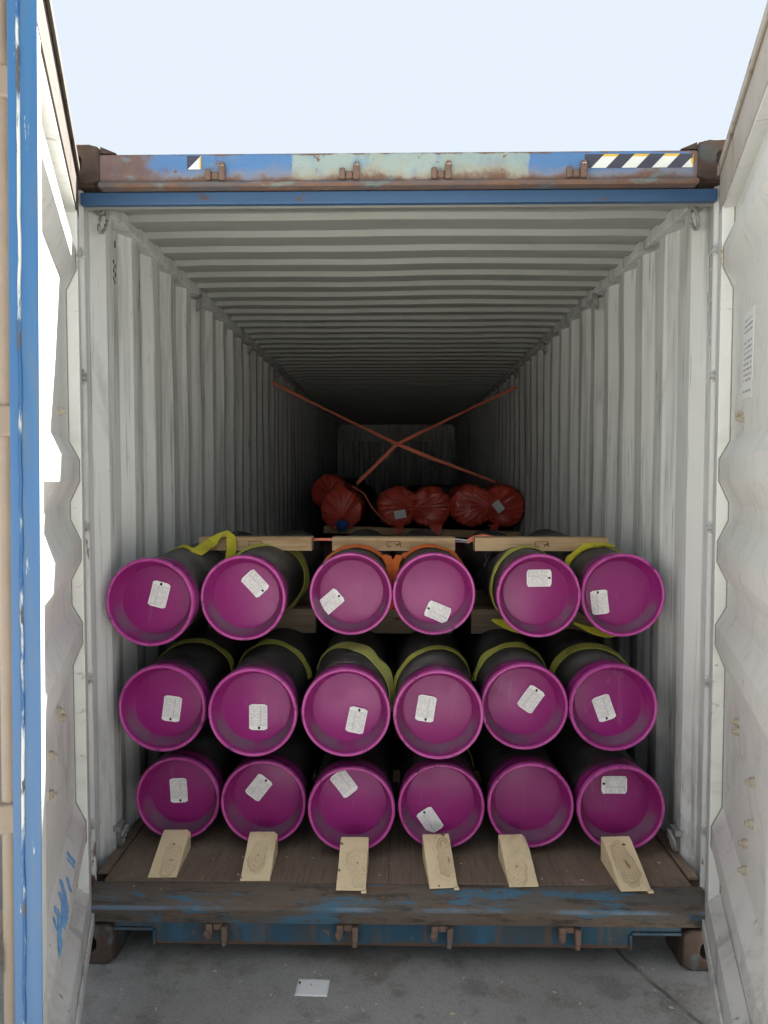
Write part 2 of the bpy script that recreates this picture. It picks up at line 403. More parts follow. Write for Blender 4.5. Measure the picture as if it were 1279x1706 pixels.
def mat_bag():
    n = NT('red_wrap_sheet', .32, .6)
    base = n.mix(n.noise(9, 5), (.52, .050, .036), (.70, .095, .060))
    n.bump(n.noise(26, 5, .6, st=(1, .4, 1), dist=.5), .006, .6)
    return n.done(base)
def mat_ground():
    n = NT('yard_concrete', .9, .2)
    big = n.noise(.8, 6, .6); mid = n.noise(4.2, 6, .65); fine = n.noise(130, 4, .75); grit = n.noise(380, 2, .6)
    base = n.mix(n.ramp(big, .35, .65), (.265, .258, .245), (.335, .327, .312))
    base = n.mix(n.ramp(mid, .48, .64, 0, .65), base, (.165, .158, .147))
    base = n.mix(n.ramp(mid, .46, .32, 0, .5), base, (.37, .362, .345))
    base = n.mix(n.ramp(n.noise(3.1, 5, .6), .54, .66, 0, .60), base, (.19, .155, .115))
    base = n.mix(n.ramp(fine, .54, .66, 0, .38), base, (.44, .43, .41))
    base = n.mix(n.ramp(fine, .46, .35, 0, .60), base, (.11, .105, .10))
    base = n.mix(n.ramp(n.noise(14, 6, .7), .55, .68, 0, .45), base, (.13, .125, .115))
    base = n.mix(n.ramp(grit, .60, .70, 0, .25), base, (.44, .43, .40))
    x, y, z = n.xyz()
    # one long dark joint running out from under the right corner
    ln = n.m('ADD', n.m('ADD', x, n.m('MULTIPLY', y, .42)), n.m('MULTIPLY', n.m('SUBTRACT', n.noise(6, 4), .5), .06))
    crack = n.m('MULTIPLY', n.ramp(n.m('ABSOLUTE', n.m('SUBTRACT', ln, .905)), .016, .004), n.ramp(n.noise(9, 4), .35, .5, .3, .8))
    base = n.mix(crack, base, (.085, .08, .075))
    n.bump(n.m('ADD', fine, n.m('MULTIPLY', mid, .6)), .005, .45)
    return n.done(base)
def flat(name, col, rough=.6, spec=.35, metal=0, var=.15, sc=14):
    n = NT(name, rough, spec)
    n.b.inputs['Metallic'].default_value = metal
    base = n.mix(n.noise(sc, 5, .6), tuple(v * (1 - var) for v in col), tuple(min(1, v * (1 + var)) for v in col))
    n.bump(n.noise(40, 4), .0015, .25)
    return n.done(base)
def mat_door_label():
    n = NT('door_notice_paper', .5, .3)
    x, y, z = n.xyz()
    row = n.m('MULTIPLY', z, 62.0); fr = n.m('FRACT', n.m('ADD', row, 50.0)); fl = n.m('FLOOR', n.m('ADD', row, 50.0))
    nz = n.t.nodes.new('ShaderNodeTexNoise'); nz.inputs['Scale'].default_value = 1.0; nz.inputs['Detail'].default_value = 2
    n.put(nz.inputs['Vector'], n.vec(n.m('MULTIPLY', x, 90.0), n.m('MULTIPLY', fl, 5.7), 3.0))
    para = n.ramp(n.noise(1, 1, st=(0, 0, 26)), .42, .46)
    ink = n.m('MULTIPLY', n.m('MULTIPLY', n.ramp(nz.outputs[0], .40, .46), para), n.m('MULTIPLY', n.ramp(fr, .2, .3), n.ramp(fr, .75, .65)))
    mx = n.m('MULTIPLY', n.ramp(n.m('ABSOLUTE', x), .075, .073), n.ramp(n.m('ABSOLUTE', z), .11, .108))
    return n.done(n.mix(n.m('MULTIPLY', n.m('MULTIPLY', ink, mx), .7), (.70, .71, .70), (.12, .12, .13)))

M['inner'] = mat_inner_paint(); M['post'] = mat_post_paint(); M['roof'] = mat_roof_paint(); M['door'] = mat_door_paint()
M['doorrail'] = mat_door_header(); M['darkrail'] = mat_dark_rail(); M['blue'] = mat_blue_edge(); M['gasket'] = mat_worn_gasket(); M['header'] = mat_header()
M['lintel'] = mat_lintel(); M['rust'] = mat_rust(); M['keeper'] = mat_rust('rusty_keeper', (.10, .07, .06), (.24, .155, .115), (.13, .17, .18))
M['threshold'] = mat_threshold(); M['sill'] = mat_sill(); M['floor'] = mat_floor()
M['pipe'] = mat_pipe()
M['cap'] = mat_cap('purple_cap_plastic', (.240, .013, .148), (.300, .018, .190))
M['paper'] = mat_paper(); M['plainpaper'] = flat('plain_paper', (.80, .80, .80), .7, var=.05)
M['timber'] = mat_timber(); M['darktimber'] = mat_timber('dark_timber', (.20, .145, .10), (.30, .225, .155)); M['wedge'] = mat_wedge()  # second timber is a darker copy of the pine, for spacers and floor timbers
M['olive'] = mat_web('olive_webbing', (.33, .33, .06), (.54, .52, .13)); M['lime'] = mat_web('lime_webbing', (.40, .40, .10), (.60, .58, .20)); M['yellow'] = mat_web('yellow_webbing', (.50, .45, .03), (.70, .63, .07))
M['orange'] = mat_web('orange_webbing', (.62, .13, .03), (.80, .22, .06)); M['red'] = mat_web('red_webbing', (.72, .17, .10), (.86, .27, .17))
M['bag'] = mat_bag(); M['bluebag'] = flat('blue_plastic', (.02, .10, .36), .4, var=.3)
M['ground'] = mat_ground(); M['rod'] = flat('beige_rod_paint', (.26, .212, .168), .45, var=.12)
M['bolt'] = flat('tan_bolt', (.36, .32, .25), .5, var=.3, sc=60); M['black'] = flat('black_ink', (.012, .012, .014), .7)
M['white'] = flat('sticker_white', (.72, .74, .70), .5, var=.06); M['stkyellow'] = flat('sticker_yellow', (.68, .45, .06), .5)
M['stkdark'] = flat('sticker_dark', (.055, .06, .085), .6, var=.25); M['chalk'] = flat('blue_marker', (.16, .36, .64), .7, var=.6, sc=60)
M['outer'] = flat('outer_blue_paint', (.04, .15, .42), .5, var=.2, sc=3); M['steel'] = flat('steel_buckle', (.45, .45, .46), .35, .5, .8)
M['wire'] = flat('dark_wire', (.05, .05, .055), .4, .5, .6); M['letters'] = flat('stencil_letters', (.60, .62, .59), .6, var=.05)
M['graywall'] = flat('grey_steel_paint', (.20, .205, .205), .85, var=.2, sc=2); M['seam'] = flat('dark_panel_seam', (.20, .20, .165), .7, var=.5, sc=40); M['ring'] = flat('dirty_ring_paint', (.25, .25, .24), .6, var=.35, sc=30); M['label'] = mat_door_label()
M['chip'] = flat('pale_chip', (.55, .46, .32), .8, var=.3, sc=90)

# ------------------------------------------------------------------ mesh helper
class MB:
    def __init__(s): s.v = []; s.f = []; s.mi = []
    def add(s, vs, fs, mi=0):
        o = len(s.v); s.v += [tuple(v) for v in vs]
        s.f += [tuple(i + o for i in f) for f in fs]; s.mi += [mi] * len(fs); return s
    def box(s, x0, x1, y0, y1, z0, z1, mi=0):
        return s.add([(x0, y0, z0), (x1, y0, z0), (x1, y1, z0), (x0, y1, z0), (x0, y0, z1), (x1, y0, z1), (x1, y1, z1), (x0, y1, z1)],
                     [(0, 3, 2, 1), (4, 5, 6, 7), (0, 1, 5, 4), (1, 2, 6, 5), (2, 3, 7, 6), (3, 0, 4, 7)], mi)
    def prism(s, prof, fn, a, b, mi=0, caps=True):       # closed 2D outline swept from a to b; fn(u,v,t)->xyz
        n = len(prof)
        vs = [fn(u, v, a) for u, v in prof] + [fn(u, v, b) for u, v in prof]
        fs = [(i, (i + 1) % n, n + (i + 1) % n, n + i) for i in range(n)]
        if caps: fs += [tuple(range(n - 1, -1, -1)), tuple(range(n, 2 * n))]
        return s.add(vs, fs, mi)
    def lathe(s, prof, n=64, mi=0, fn=None):             # (r, y) profile turned about the Y axis
        vs = []
        for r, y in prof:
            for k in range(n):
                a = 2 * math.pi * k / n
                p = Vector((r * math.cos(a), y, r * math.sin(a)))
                vs.append(fn(p, r, y, a) if fn else p)
        fs = []
        for i in range(len(prof) - 1):
            for k in range(n):
                k2 = (k + 1) % n
                fs.append((i * n + k, i * n + k2, (i + 1) * n + k2, (i + 1) * n + k))
        if prof[-1][0] > 1e-6 and False: fs.append(tuple((len(prof) - 1) * n + k for k in range(n)))
        return s.add(vs, fs, mi)
    def disc(s, r, y, n=64, mi=0):
        return s.add([(r * math.cos(2 * math.pi * k / n), y, r * math.sin(2 * math.pi * k / n)) for k in range(n)], [tuple(range(n))], mi)
    def tube(s, pts, r, n=10, mi=0, closed=False):
        pts = [Vector(p) for p in pts]; N = len(pts); vs = []
        ref = Vector((0, 0, 1))
        for i, p in enumerate(pts):
            d = (pts[(i + 1) % N] - pts[i - 1]) if closed else (pts[min(i + 1, N - 1)] - pts[max(i - 1, 0)])
            d.normalize()
            rf = ref if abs(d.dot(ref)) < .95 else Vector((1, 0, 0))
            a = d.cross(rf).normalized(); b = d.cross(a)
            vs += [p + (a * math.cos(2 * math.pi * k / n) + b * math.sin(2 * math.pi * k / n)) * r for k in range(n)]
        fs = []
        for i in range(N if closed else N - 1):
            j = (i + 1) % N
            for k in range(n): fs.append((i * n + k, i * n + (k + 1) % n, j * n + (k + 1) % n, j * n + k))
        if not closed: fs += [tuple(range(n - 1, -1, -1)), tuple((N - 1) * n + k for k in range(n))]
        return s.add(vs, fs, mi)
    def ribbon(s, pts, wid, width=.05, th=.003, mi=0):   # wid: width direction per point (or one)
        pts = [Vector(p) for p in pts]; N = len(pts); vs = []
        for i, p in enumerate(pts):
            d = (pts[min(i + 1, N - 1)] - pts[max(i - 1, 0)]).normalized()
            wv = Vector(wid[i] if isinstance(wid, list) else wid); wv = (wv - d * wv.dot(d)).normalized()
            nv = d.cross(wv); ww = width[i] if isinstance(width, list) else width
            vs += [p - wv * ww / 2 - nv * th / 2, p + wv * ww / 2 - nv * th / 2, p + wv * ww / 2 + nv * th / 2, p - wv * ww / 2 + nv * th / 2]
        fs = []
        for i in range(N - 1):
            for k in range(4): fs.append((i * 4 + k, i * 4 + (k + 1) % 4, (i + 1) * 4 + (k + 1) % 4, (i + 1) * 4 + k))
        fs += [(3, 2, 1, 0), tuple((N - 1) * 4 + k for k in range(4))]
        return s.add(vs, fs, mi)
    def mesh(s, name, smooth=None):
        me = bpy.data.meshes.new(name); me.from_pydata(s.v, [], s.f)
        me.polygons.foreach_set('material_index', s.mi)
        bm = bmesh.new(); bm.from_mesh(me); bmesh.ops.remove_doubles(bm, verts=bm.verts, dist=1e-5)
        bmesh.ops.recalc_face_normals(bm, faces=bm.faces); bm.to_mesh(me); bm.free()
        if smooth is not None:
            me.polygons.foreach_set('use_smooth', [True] * len(me.polygons)); me.set_sharp_from_angle(angle=R(smooth))
        me.update(); return me
    def build(s, name, mat, parent=None, smooth=None, bevel=0, loc=None, rot=None):
        me = s.mesh(name, smooth)
        for m_ in (mat if isinstance(mat, (list, tuple)) else [mat]): me.materials.append(M[m_] if isinstance(m_, str) else m_)
        return put(name, me, parent, bevel, loc, rot)
def put(name, me, parent=None, bevel=0, loc=None, rot=None):
    o = bpy.data.objects.new(name, me); COL.objects.link(o)
    if parent: o.parent = parent
    if loc: o.location = loc
    if rot: o.rotation_euler = rot
    if bevel:
        b = o.modifiers.new('bevel', 'BEVEL'); b.width = bevel; b.segments = 2; b.limit_method = 'ANGLE'; b.angle_limit = R(40)
    return o
def tag(o, label=None, cat=None, group=None, kind=None):
    if label: o['label'] = label
    if cat: o['category'] = cat
    if group: o['group'] = group
    if kind: o['kind'] = kind
    return o
def empty(name, loc=(0, 0, 0), rot=(0, 0, 0)):
    o = bpy.data.objects.new(name, None); COL.objects.link(o); o.location = loc; o.rotation_euler = rot
    o.empty_display_size = .1; return o

GZ = -.085
# ------------------------------------------------------------------ setting: yard ground, wall
g = MB()
xs = [-400, -40, -8, -3, 0, 3, 8, 40, 400]; ys = [-300, -40, -8, -3, 0, 3, 8, 40, 500]
g.add([(x, y, GZ) for y in ys for x in xs], [(j * 9 + i, j * 9 + i + 1, (j + 1) * 9 + i + 1, (j + 1) * 9 + i) for j in range(8) for i in range(8)])
tag(g.build('ground', 'ground'), kind='structure')
# the next container in the row, standing close on the left; only a sliver of its end shows past the open door
nb = empty('grey_container', (-2.60, .10, GZ)); tag(nb, 'grey container standing close beside the open one, glimpsed past the blue door edge', 'container')
pts = []; x = -1.05
while x < .95: pts += [(x, 0), (x + .09, 0), (x + .13, .04), (x + .21, .04)]; x += .25
pts.append((1.05, 0))
MB().prism([(a, .03 + b) for a, b in pts] + [(a, .034 + b) for a, b in reversed(pts)], lambda u, v, t: (u, v, t), .2, 2.78).build('end_panel', 'graywall', nb)
for sx in (-1, 1):
    a, b = sorted((sx * 1.0505, sx * 1.219)); MB().box(a, b, 0, .16, .12, 2.78).build('corner_post', 'graywall', nb, bevel=.006)
    for z in (0, 2.7805): MB().box(a, b, -.004, .165, z, z + .1195).build('corner_casting', 'rust', nb, bevel=.008)
    a, b = sorted((sx * 1.18, sx * 1.219)); MB().box(a, b, .166, 12.0, .03, 2.88).build('side_wall', 'graywall', nb)
for z in (.02, 2.7805): MB().box(-1.05, 1.05, .0, .14, z, z + .11).build('end_rail', 'graywall', nb, bevel=.006)
MB().box(-1.179, 1.179, .166, 12.0, 2.82, 2.86).build('roof', 'graywall', nb)

# ------------------------------------------------------------------ shipping container
C = empty('shipping_container', (0, 0, 0))
tag(C, 'worn blue shipping container open at the end with both white inner doors swung out', 'container')
LEN = 12.05
def corr_wall(sgn):
    pts = [(.125, -.036), (.145, -.036), (.215, -.036)]
    y = .215
    pts = [(.12, -.036), (.217, -.036)]
    y = .217
    while y < LEN - .35:
        pts += [(y + .068, 0), (y + .138, 0), (y + .206, -.036), (y + .278, -.036)]; y += .278
    pts.append((LEN, -.036))
    X = lambda off: sgn * (1.155 - off)
    k = MB(); nz = 18; n = len(pts)
    def bulge(yy, z):                                  # pushed in and out over the years
        q = mnoise.noise(Vector((yy * .9, z * .8, sgn * 3.1))) * .014 + mnoise.noise(Vector((yy * 2.7, z * 2.2, sgn * 7.7))) * .006
        return min(q, .004) * min(1, (2.80 - z) / .3, (z - .16) / .2, max(0, yy - .2) / .5)
    for lay, th in ((0, 0), (1, .003)):
        vs = []
        for j in range(nz + 1):
            z = .16 + 2.64 * j / nz
            for yy, o in pts: vs.append((X(o) + sgn * (th - bulge(yy, z)), yy, z))
        k.add(vs, [(j * n + i, j * n + i + 1, (j + 1) * n + i + 1, (j + 1) * n + i) for j in range(nz) for i in range(n - 1)])
    return k
for sgn in (-1, 1):
    corr_wall(sgn).build('side_wall', 'inner', C, smooth=25)
    MB().box(min(sgn * 1.125, sgn * 1.2), max(sgn * 1.125, sgn * 1.2), .12, LEN, 2.775, 2.832).build('top_rail', 'inner', C, bevel=.004)
    MB().box(min(sgn * 1.20, sgn * 1.219), max(sgn * 1.20, sgn * 1.219), .12, LEN, 2.765, 2.85).build('rail_flange', 'outer', C)
    MB().box(min(sgn * 1.16, sgn * 1.219), max(sgn * 1.16, sgn * 1.219), .10, LEN, .01, .158).build('bottom_rail', 'rust', C)
    MB().box(min(sgn * 1.118, sgn * 1.157), max(sgn * 1.118, sgn * 1.157), .11, LEN, .196, .206).build('floor_trim', 'floor', C, bevel=.003)
    # rear corner post: blue outer face and grey inner return with its rolled bead
    MB().box(min(sgn * 1.143, sgn * 1.219), max(sgn * 1.143, sgn * 1.219), 0.004, .022, .07, 2.80).build('corner_post', 'outer', C, bevel=.004)
    p = MB().box(min(sgn * 1.160, sgn * 1.215), max(sgn * 1.160, sgn * 1.215), .024, .100, .12, 2.80)
    p.tube([(sgn * 1.160, .070, .15), (sgn * 1.160, .070, 2.79)], .014, 12)
    p.build('post_return', 'post', C, smooth=35)
    for z in (.42, .98, 1.55, 2.1, 2.55):
        MB().tube([(sgn * 1.165, .050, z - .02), (sgn * 1.138, .047, z - .008), (sgn * 1.138, .047, z + .012), (sgn * 1.165, .050, z + .024)], .0055, 8).build('lashing_bar', 'post', C, smooth=40)
    # lashing rings along the top and bottom rails
    for y, z in [(.20, 2.72), (1.55, 2.735), (3.0, 2.735), (4.3, 2.735), (5.6, 2.735), (.30, .255), (1.6, .25)]:
        r = MB(); pts = []
        for k in range(13):
            a = -math.pi / 2 + math.pi * 2 * k / 13
            pts.append((sgn * (1.128 - .012 * math.sin(a)), y + .030 * math.cos(a), z + .042 * math.sin(a)))
        r.tube(pts, .007, 8, closed=True); r.box(min(sgn * 1.13, sgn * 1.16), max(sgn * 1.13, sgn * 1.16), y - .03, y + .03, z + .03, z + .052)
        r.build('lashing_ring', 'ring', C, smooth=40)
# roof
prof = []; y = .36; pts = [(.34, 2.835)]
while y < LEN - .3:
    pts += [(y + .10, 2.835), (y + .118, 2.812), (y + .196, 2.812), (y + .212, 2.835)]; y += .2095
pts.append((LEN, 2.835))
k = MB(); nx = 22; n = len(pts)
for th in (0, .003):
    vs = []
    for j in range(nx + 1):
        x = -1.2 + 2.4 * j / nx; e = min(1, (1.2 - abs(x)) / .25)
        for yy, z in pts: vs.append((x, yy, z + th + e * (.008 * mnoise.noise(Vector((x * 1.3, yy * .7, 4))) +   .002 * mnoise.noise(Vector((x * 3.5, yy * 2.5, 9))) + .006)))
    k.add(vs, [(j * n + i, j * n + i + 1, (j + 1) * n + i + 1, (j + 1) * n + i) for j in range(nx) for i in range(n - 1)])
k.build('roof', 'roof', C, smooth=20)
MB().prism([(.118, 2.735), (.36, 2.812), (.36, 2.838), (.118, 2.88)], lambda u, v, t: (t, u, v), -1.2, 1.2).build('roof_header_plate', 'roof', C)
# front end wall
pts = []; x = -1.16
while x < 1.05:
    pts += [(x, 0), (x + .07, 0), (x + .105, .045), (x + .175, .045)]; x += .21
pts += [(1.16, 0)]
MB().prism([(a, LEN - .05 + b) for a, b in pts] + [(a, LEN - .047 + b) for a, b in reversed(pts)], lambda u, v, t: (u, v, t), .16, 2.84).build('end_wall', 'inner', C, smooth=25)
MB().box(-1.16, 1.16, LEN - .16, LEN - .056, 2.49, 2.81).build('front_header', 'inner', C, bevel=.005)
MB().box(-1.219, 1.219, LEN + .002, LEN + .06, .0, 2.9).build('front_frame', 'inner', C)
# floor boards
XB = [-1.115, -.58, -.028, .445, 1.115]
for j in range(5):
    y0 = .065 + j * 2.4; y1 = min(y0 + 2.4, LEN - .02)
    for i in range(4):
        MB().box(XB[i] + .0008, XB[i + 1] - .0008, y0 + .002, y1 - .002, .172, .2 - (.0015 if (i + j) % 2 else 0)).build('floor_board', 'floor', C, bevel=.0012)
MB().box(-1.155, 1.155, .07, LEN, .10, .165).build('underframe', 'rust', C)
# door sill: sloped threshold plate with rolled lip, then the blue face with its fork notches
lip = [(.062, .197), (.03, .193), (-.006, .164), (-.018, .157), (-.026, .149), (-.027, .140), (-.023, .132), (-.0215, .096), (-.017, .089), (-.008, .087), (.012, .0865), (.062, .150)]
MB().prism(lip, lambda u, v, t: (t, u, v), -1.150, 1.150).build('threshold', 'threshold', C, smooth=35)
face = [(-1.057, .086), (-1.057, .050), (-.915, .050), (-.905, .042), (-.900, -.012), (.866, -.012), (.871, .042), (.881, .050), (1.057, .050), (1.057, .086)]
sill = MB().prism(face, lambda u, v, t: (u, t, v), .012, .09).build('door_sill', 'sill', C, bevel=.003)
edge = MB()
edge.box(-1.056, -.908, .004, .0115, .044, .054); edge.box(.874, 1.056, .004, .0115, .044, .054)
edge.box(-.909, -.899, .004, .0115, -.010, .0435); edge.box(.864, .874, .004, .0115, -.010, .0435)
edge.build('notch_edge', 'sill', sill)['kind'] = 'stuff'
def keeper(x, z, y, parent, flip=1):
    k = MB()
    k.box(x - .040, x - .016, y - .035, y - .001, z - .024, z + .030)
    k.box(x + .018, x + .040, y - .035, y - .001, z - .034, z + .022)
    k.box(x - .0158, x + .0178, y - .022, y - .001, z + .002 * flip, z + .026)
    k.tube([(x - .030, y - .030, z - .02), (x - .034, y - .043, z + .006)], .012, 8)
    k.tube([(x + .030, y - .018, z - .030), (x + .026, y - .034, z - .052)], .010, 8)
    return k.build('latch_keeper', 'keeper', parent, smooth=40, bevel=.005)
for x in (-.665, -.180, .170, .640): keeper(x, .054, .012, sill)
# rear header
hp = [(.0, 2.786), (.0, 2.872), (.006, 2.884), (.018, 2.889), (.115, 2.889), (.115, 2.768), (.028, 2.768), (.024, 2.763), (-.014, 2.763), (-.018, 2.768), (-.018, 2.777), (-.012, 2.783)]
header = MB().prism(hp, lambda u, v, t: (t, u, v), -1.056, 1.056).build('rear_header', 'header', C, smooth=35)
MB().box(-1.142, 1.142, .030, .056, 2.719, 2.7625).build('door_lintel', 'lintel', C, bevel=.003)
gus = MB()
for sx in (-1, 1):
    gus.prism([(sx * 1.0555, 2.8895), (sx * 1.0555, 2.912), (sx * 1.0, 2.8895)], lambda u, v, t: (u, t, v), .004, .11)
gus.build('corner_gusset', 'rust', header)
for x in (-.640, -.165, .158, .632):
    k = MB()
    k.box(x - .036, x - .016, -.022, -.001, 2.786, 2.824); k.box(x + .012, x + .035, -.026, -.001, 2.784, 2.834)
    k.box(x - .0158, x + .0118, -.014, -.001, 2.790, 2.815)
    k.prism([(-.029, 2.800), (-.026, 2.828), (-.014, 2.850), (-.001, 2.846), (-.001, 2.80)], lambda u, v, t: (t, u, v), x + .016, x + .033)
    k.build('latch_keeper', 'keeper', header, smooth=40, bevel=.005)
# hazard stickers
def sticker(verts, name, mat, lift):
    n = len(verts); k = MB()
    k.prism(verts, lambda u, v, t: (u, t, v), -.0009 - lift, -.0003 - lift)
    return k.build(name, mat, header)
sticker([(-.744, 2.827), (-.694, 2.827), (-.694, 2.876), (-.744, 2.876)], 'hazard_sticker', 'stkdark', 0)
sticker([(-.742, 2.828), (-.6945, 2.828), (-.6945, 2.874)], 'hazard_stripe', 'white', .0012)
sticker([(-.699, 2.8305), (-.6935, 2.8275), (-.6935, 2.8755), (-.699, 2.8695)], 'hazard_stripe', 'stkyellow', .0024)
sticker([(.662, 2.8225), (1.040, 2.8225), (1.040, 2.8710), (.662, 2.8710)], 'hazard_sticker', 'stkdark', 0)
for x in (.684, .790, .896):
    sticker([(x, 2.823), (x + .052, 2.823), (x + .090, 2.862), (x + .038, 2.862)], 'hazard_stripe', 'white', .0012)
    sticker([(x + .038, 2.8622), (x + .090, 2.8622), (x + .0985, 2.8705), (x + .0465, 2.8705)], 'hazard_stripe', 'stkyellow', .0012)
sticker([(1.000, 2.823), (1.038, 2.823), (1.038, 2.855), (1.030, 2.853)], 'hazard_stripe', 'white', .0012)
sticker([(1.0305, 2.8535), (1.0385, 2.8555), (1.0385, 2.866), (1.040, 2.866), (1.040, 2.823), (1.0387, 2.823)], 'hazard_stripe', 'stkyellow', .0024)
# corner castings
def plate_hole(k, fn, w0, w1, h0, h1, a, b, rx, rz, cx, cz, n=20):
    outer = []; inner = []
    for i in range(n):
        t = 2 * math.pi * i / n; c, s_ = math.cos(t), math.sin(t)
        inner.append((cx + rx * (abs(c) ** .7) * math.copysign(1, c), cz + rz * (abs(s_) ** .7) * math.copysign(1, s_)))
        q = max(abs(c) / ((w1 - w0) / 2), abs(s_) / ((h1 - h0) / 2))
        outer.append(((w0 + w1) / 2 + c / q, (h0 + h1) / 2 + s_ / q))
    vs = [fn(u, v, a) for u, v in outer] + [fn(u, v, a) for u, v in inner] + [fn(u, v, b) for u, v in outer] + [fn(u, v, b) for u, v in inner]
    fs = []
    for i in range(n):
        j = (i + 1) % n
        fs += [(i, j, n + j, n + i), (2 * n + i, 3 * n + i, 3 * n + j, 2 * n + j), (n + i, n + j, 3 * n + j, 3 * n + i), (i, 2 * n + i, 2 * n + j, j)]
    k.add(vs, fs)
def casting(sgn, z0, z1, yb, cz_off):
    k = MB(); x0, x1 = sorted((sgn * 1.057, sgn * 1.221)); cz = (z0 + z1) / 2 + cz_off
    plate_hole(k, lambda u, v, t: (u, t, v), x0, x1, z0, z1, -.006, .022, .026, .030, sgn * 1.147, cz)
    xa = sgn * 1.221; xb = sgn * 1.195
    plate_hole(k, lambda u, v, t: (t, u, v), .0225, yb, z0, z1, min(xa, xb), max(xa, xb), .038, .026, .0225 + (yb - .0225) / 2, cz)
    a, b = sorted((sgn * 1.057, sgn * 1.085)); k.box(a, b, .0225, yb, z0, z1)
    a, b = sorted((sgn * 1.0853, sgn * 1.1947)); k.box(a, b, .0225, yb, z1 - .027, z1); k.box(a, b, .0225, yb, z0, z0 + .024)
    return k.build('corner_casting', 'rust', C, smooth=30, bevel=.006)
for sgn in (-1, 1):
    casting(sgn, 2.782, 2.918, .17, .004); casting(sgn, GZ + .003, .072, .17, -.004)
# stencilled letters on the right wall
lt = MB(); X = 1.1860
def stroke(y0, z0, y1, z1):
    lt.ribbon([(X, y0, z0), (X, y1, z1)], (0, z1 - z0 + 1e-4, -(y1 - y0)), .008, .002)
zA = 2.595
stroke(.150, zA - .155, .150, zA); stroke(.200, zA - .02, .150, zA); stroke(.200, zA - .155, .200, zA - .02); stroke(.150, zA - .075, .200, zA - .075)
cp = [(.200, 2.37), (.185, 2.40), (.165, 2.405), (.150, 2.38), (.148, 2.32), (.152, 2.285), (.168, 2.262), (.19, 2.27), (.200, 2.30)]
for a, b in zip(cp, cp[1:]): stroke(*a, *b)
stroke(.175, 2.235, .175, 2.10)
stroke(.150, 2.075, .150, 1.95); stroke(.200, 2.085, .200, 1.95)
lt.build('stencil_letters', 'letters', C)
dm = MB(); X0 = -1.1880
for y, z, hh in [(.152, 2.735, .03), (.188, 2.715, .035), (.150, 2.655, .018), (.168, 2.645, .018), (.186, 2.63, .02), (.152, 2.622, .018), (.170, 2.608, .02), (.186, 2.592, .024), (.152, 2.59, .018), (.166, 2.575, .018), (.180, 2.562, .022)]:
    dm.box(X0 - .002, X0, y + .278, y + .2865, z - .01, z - .01 + hh * .8)
dm.build('stamped_marks', 'black', C)

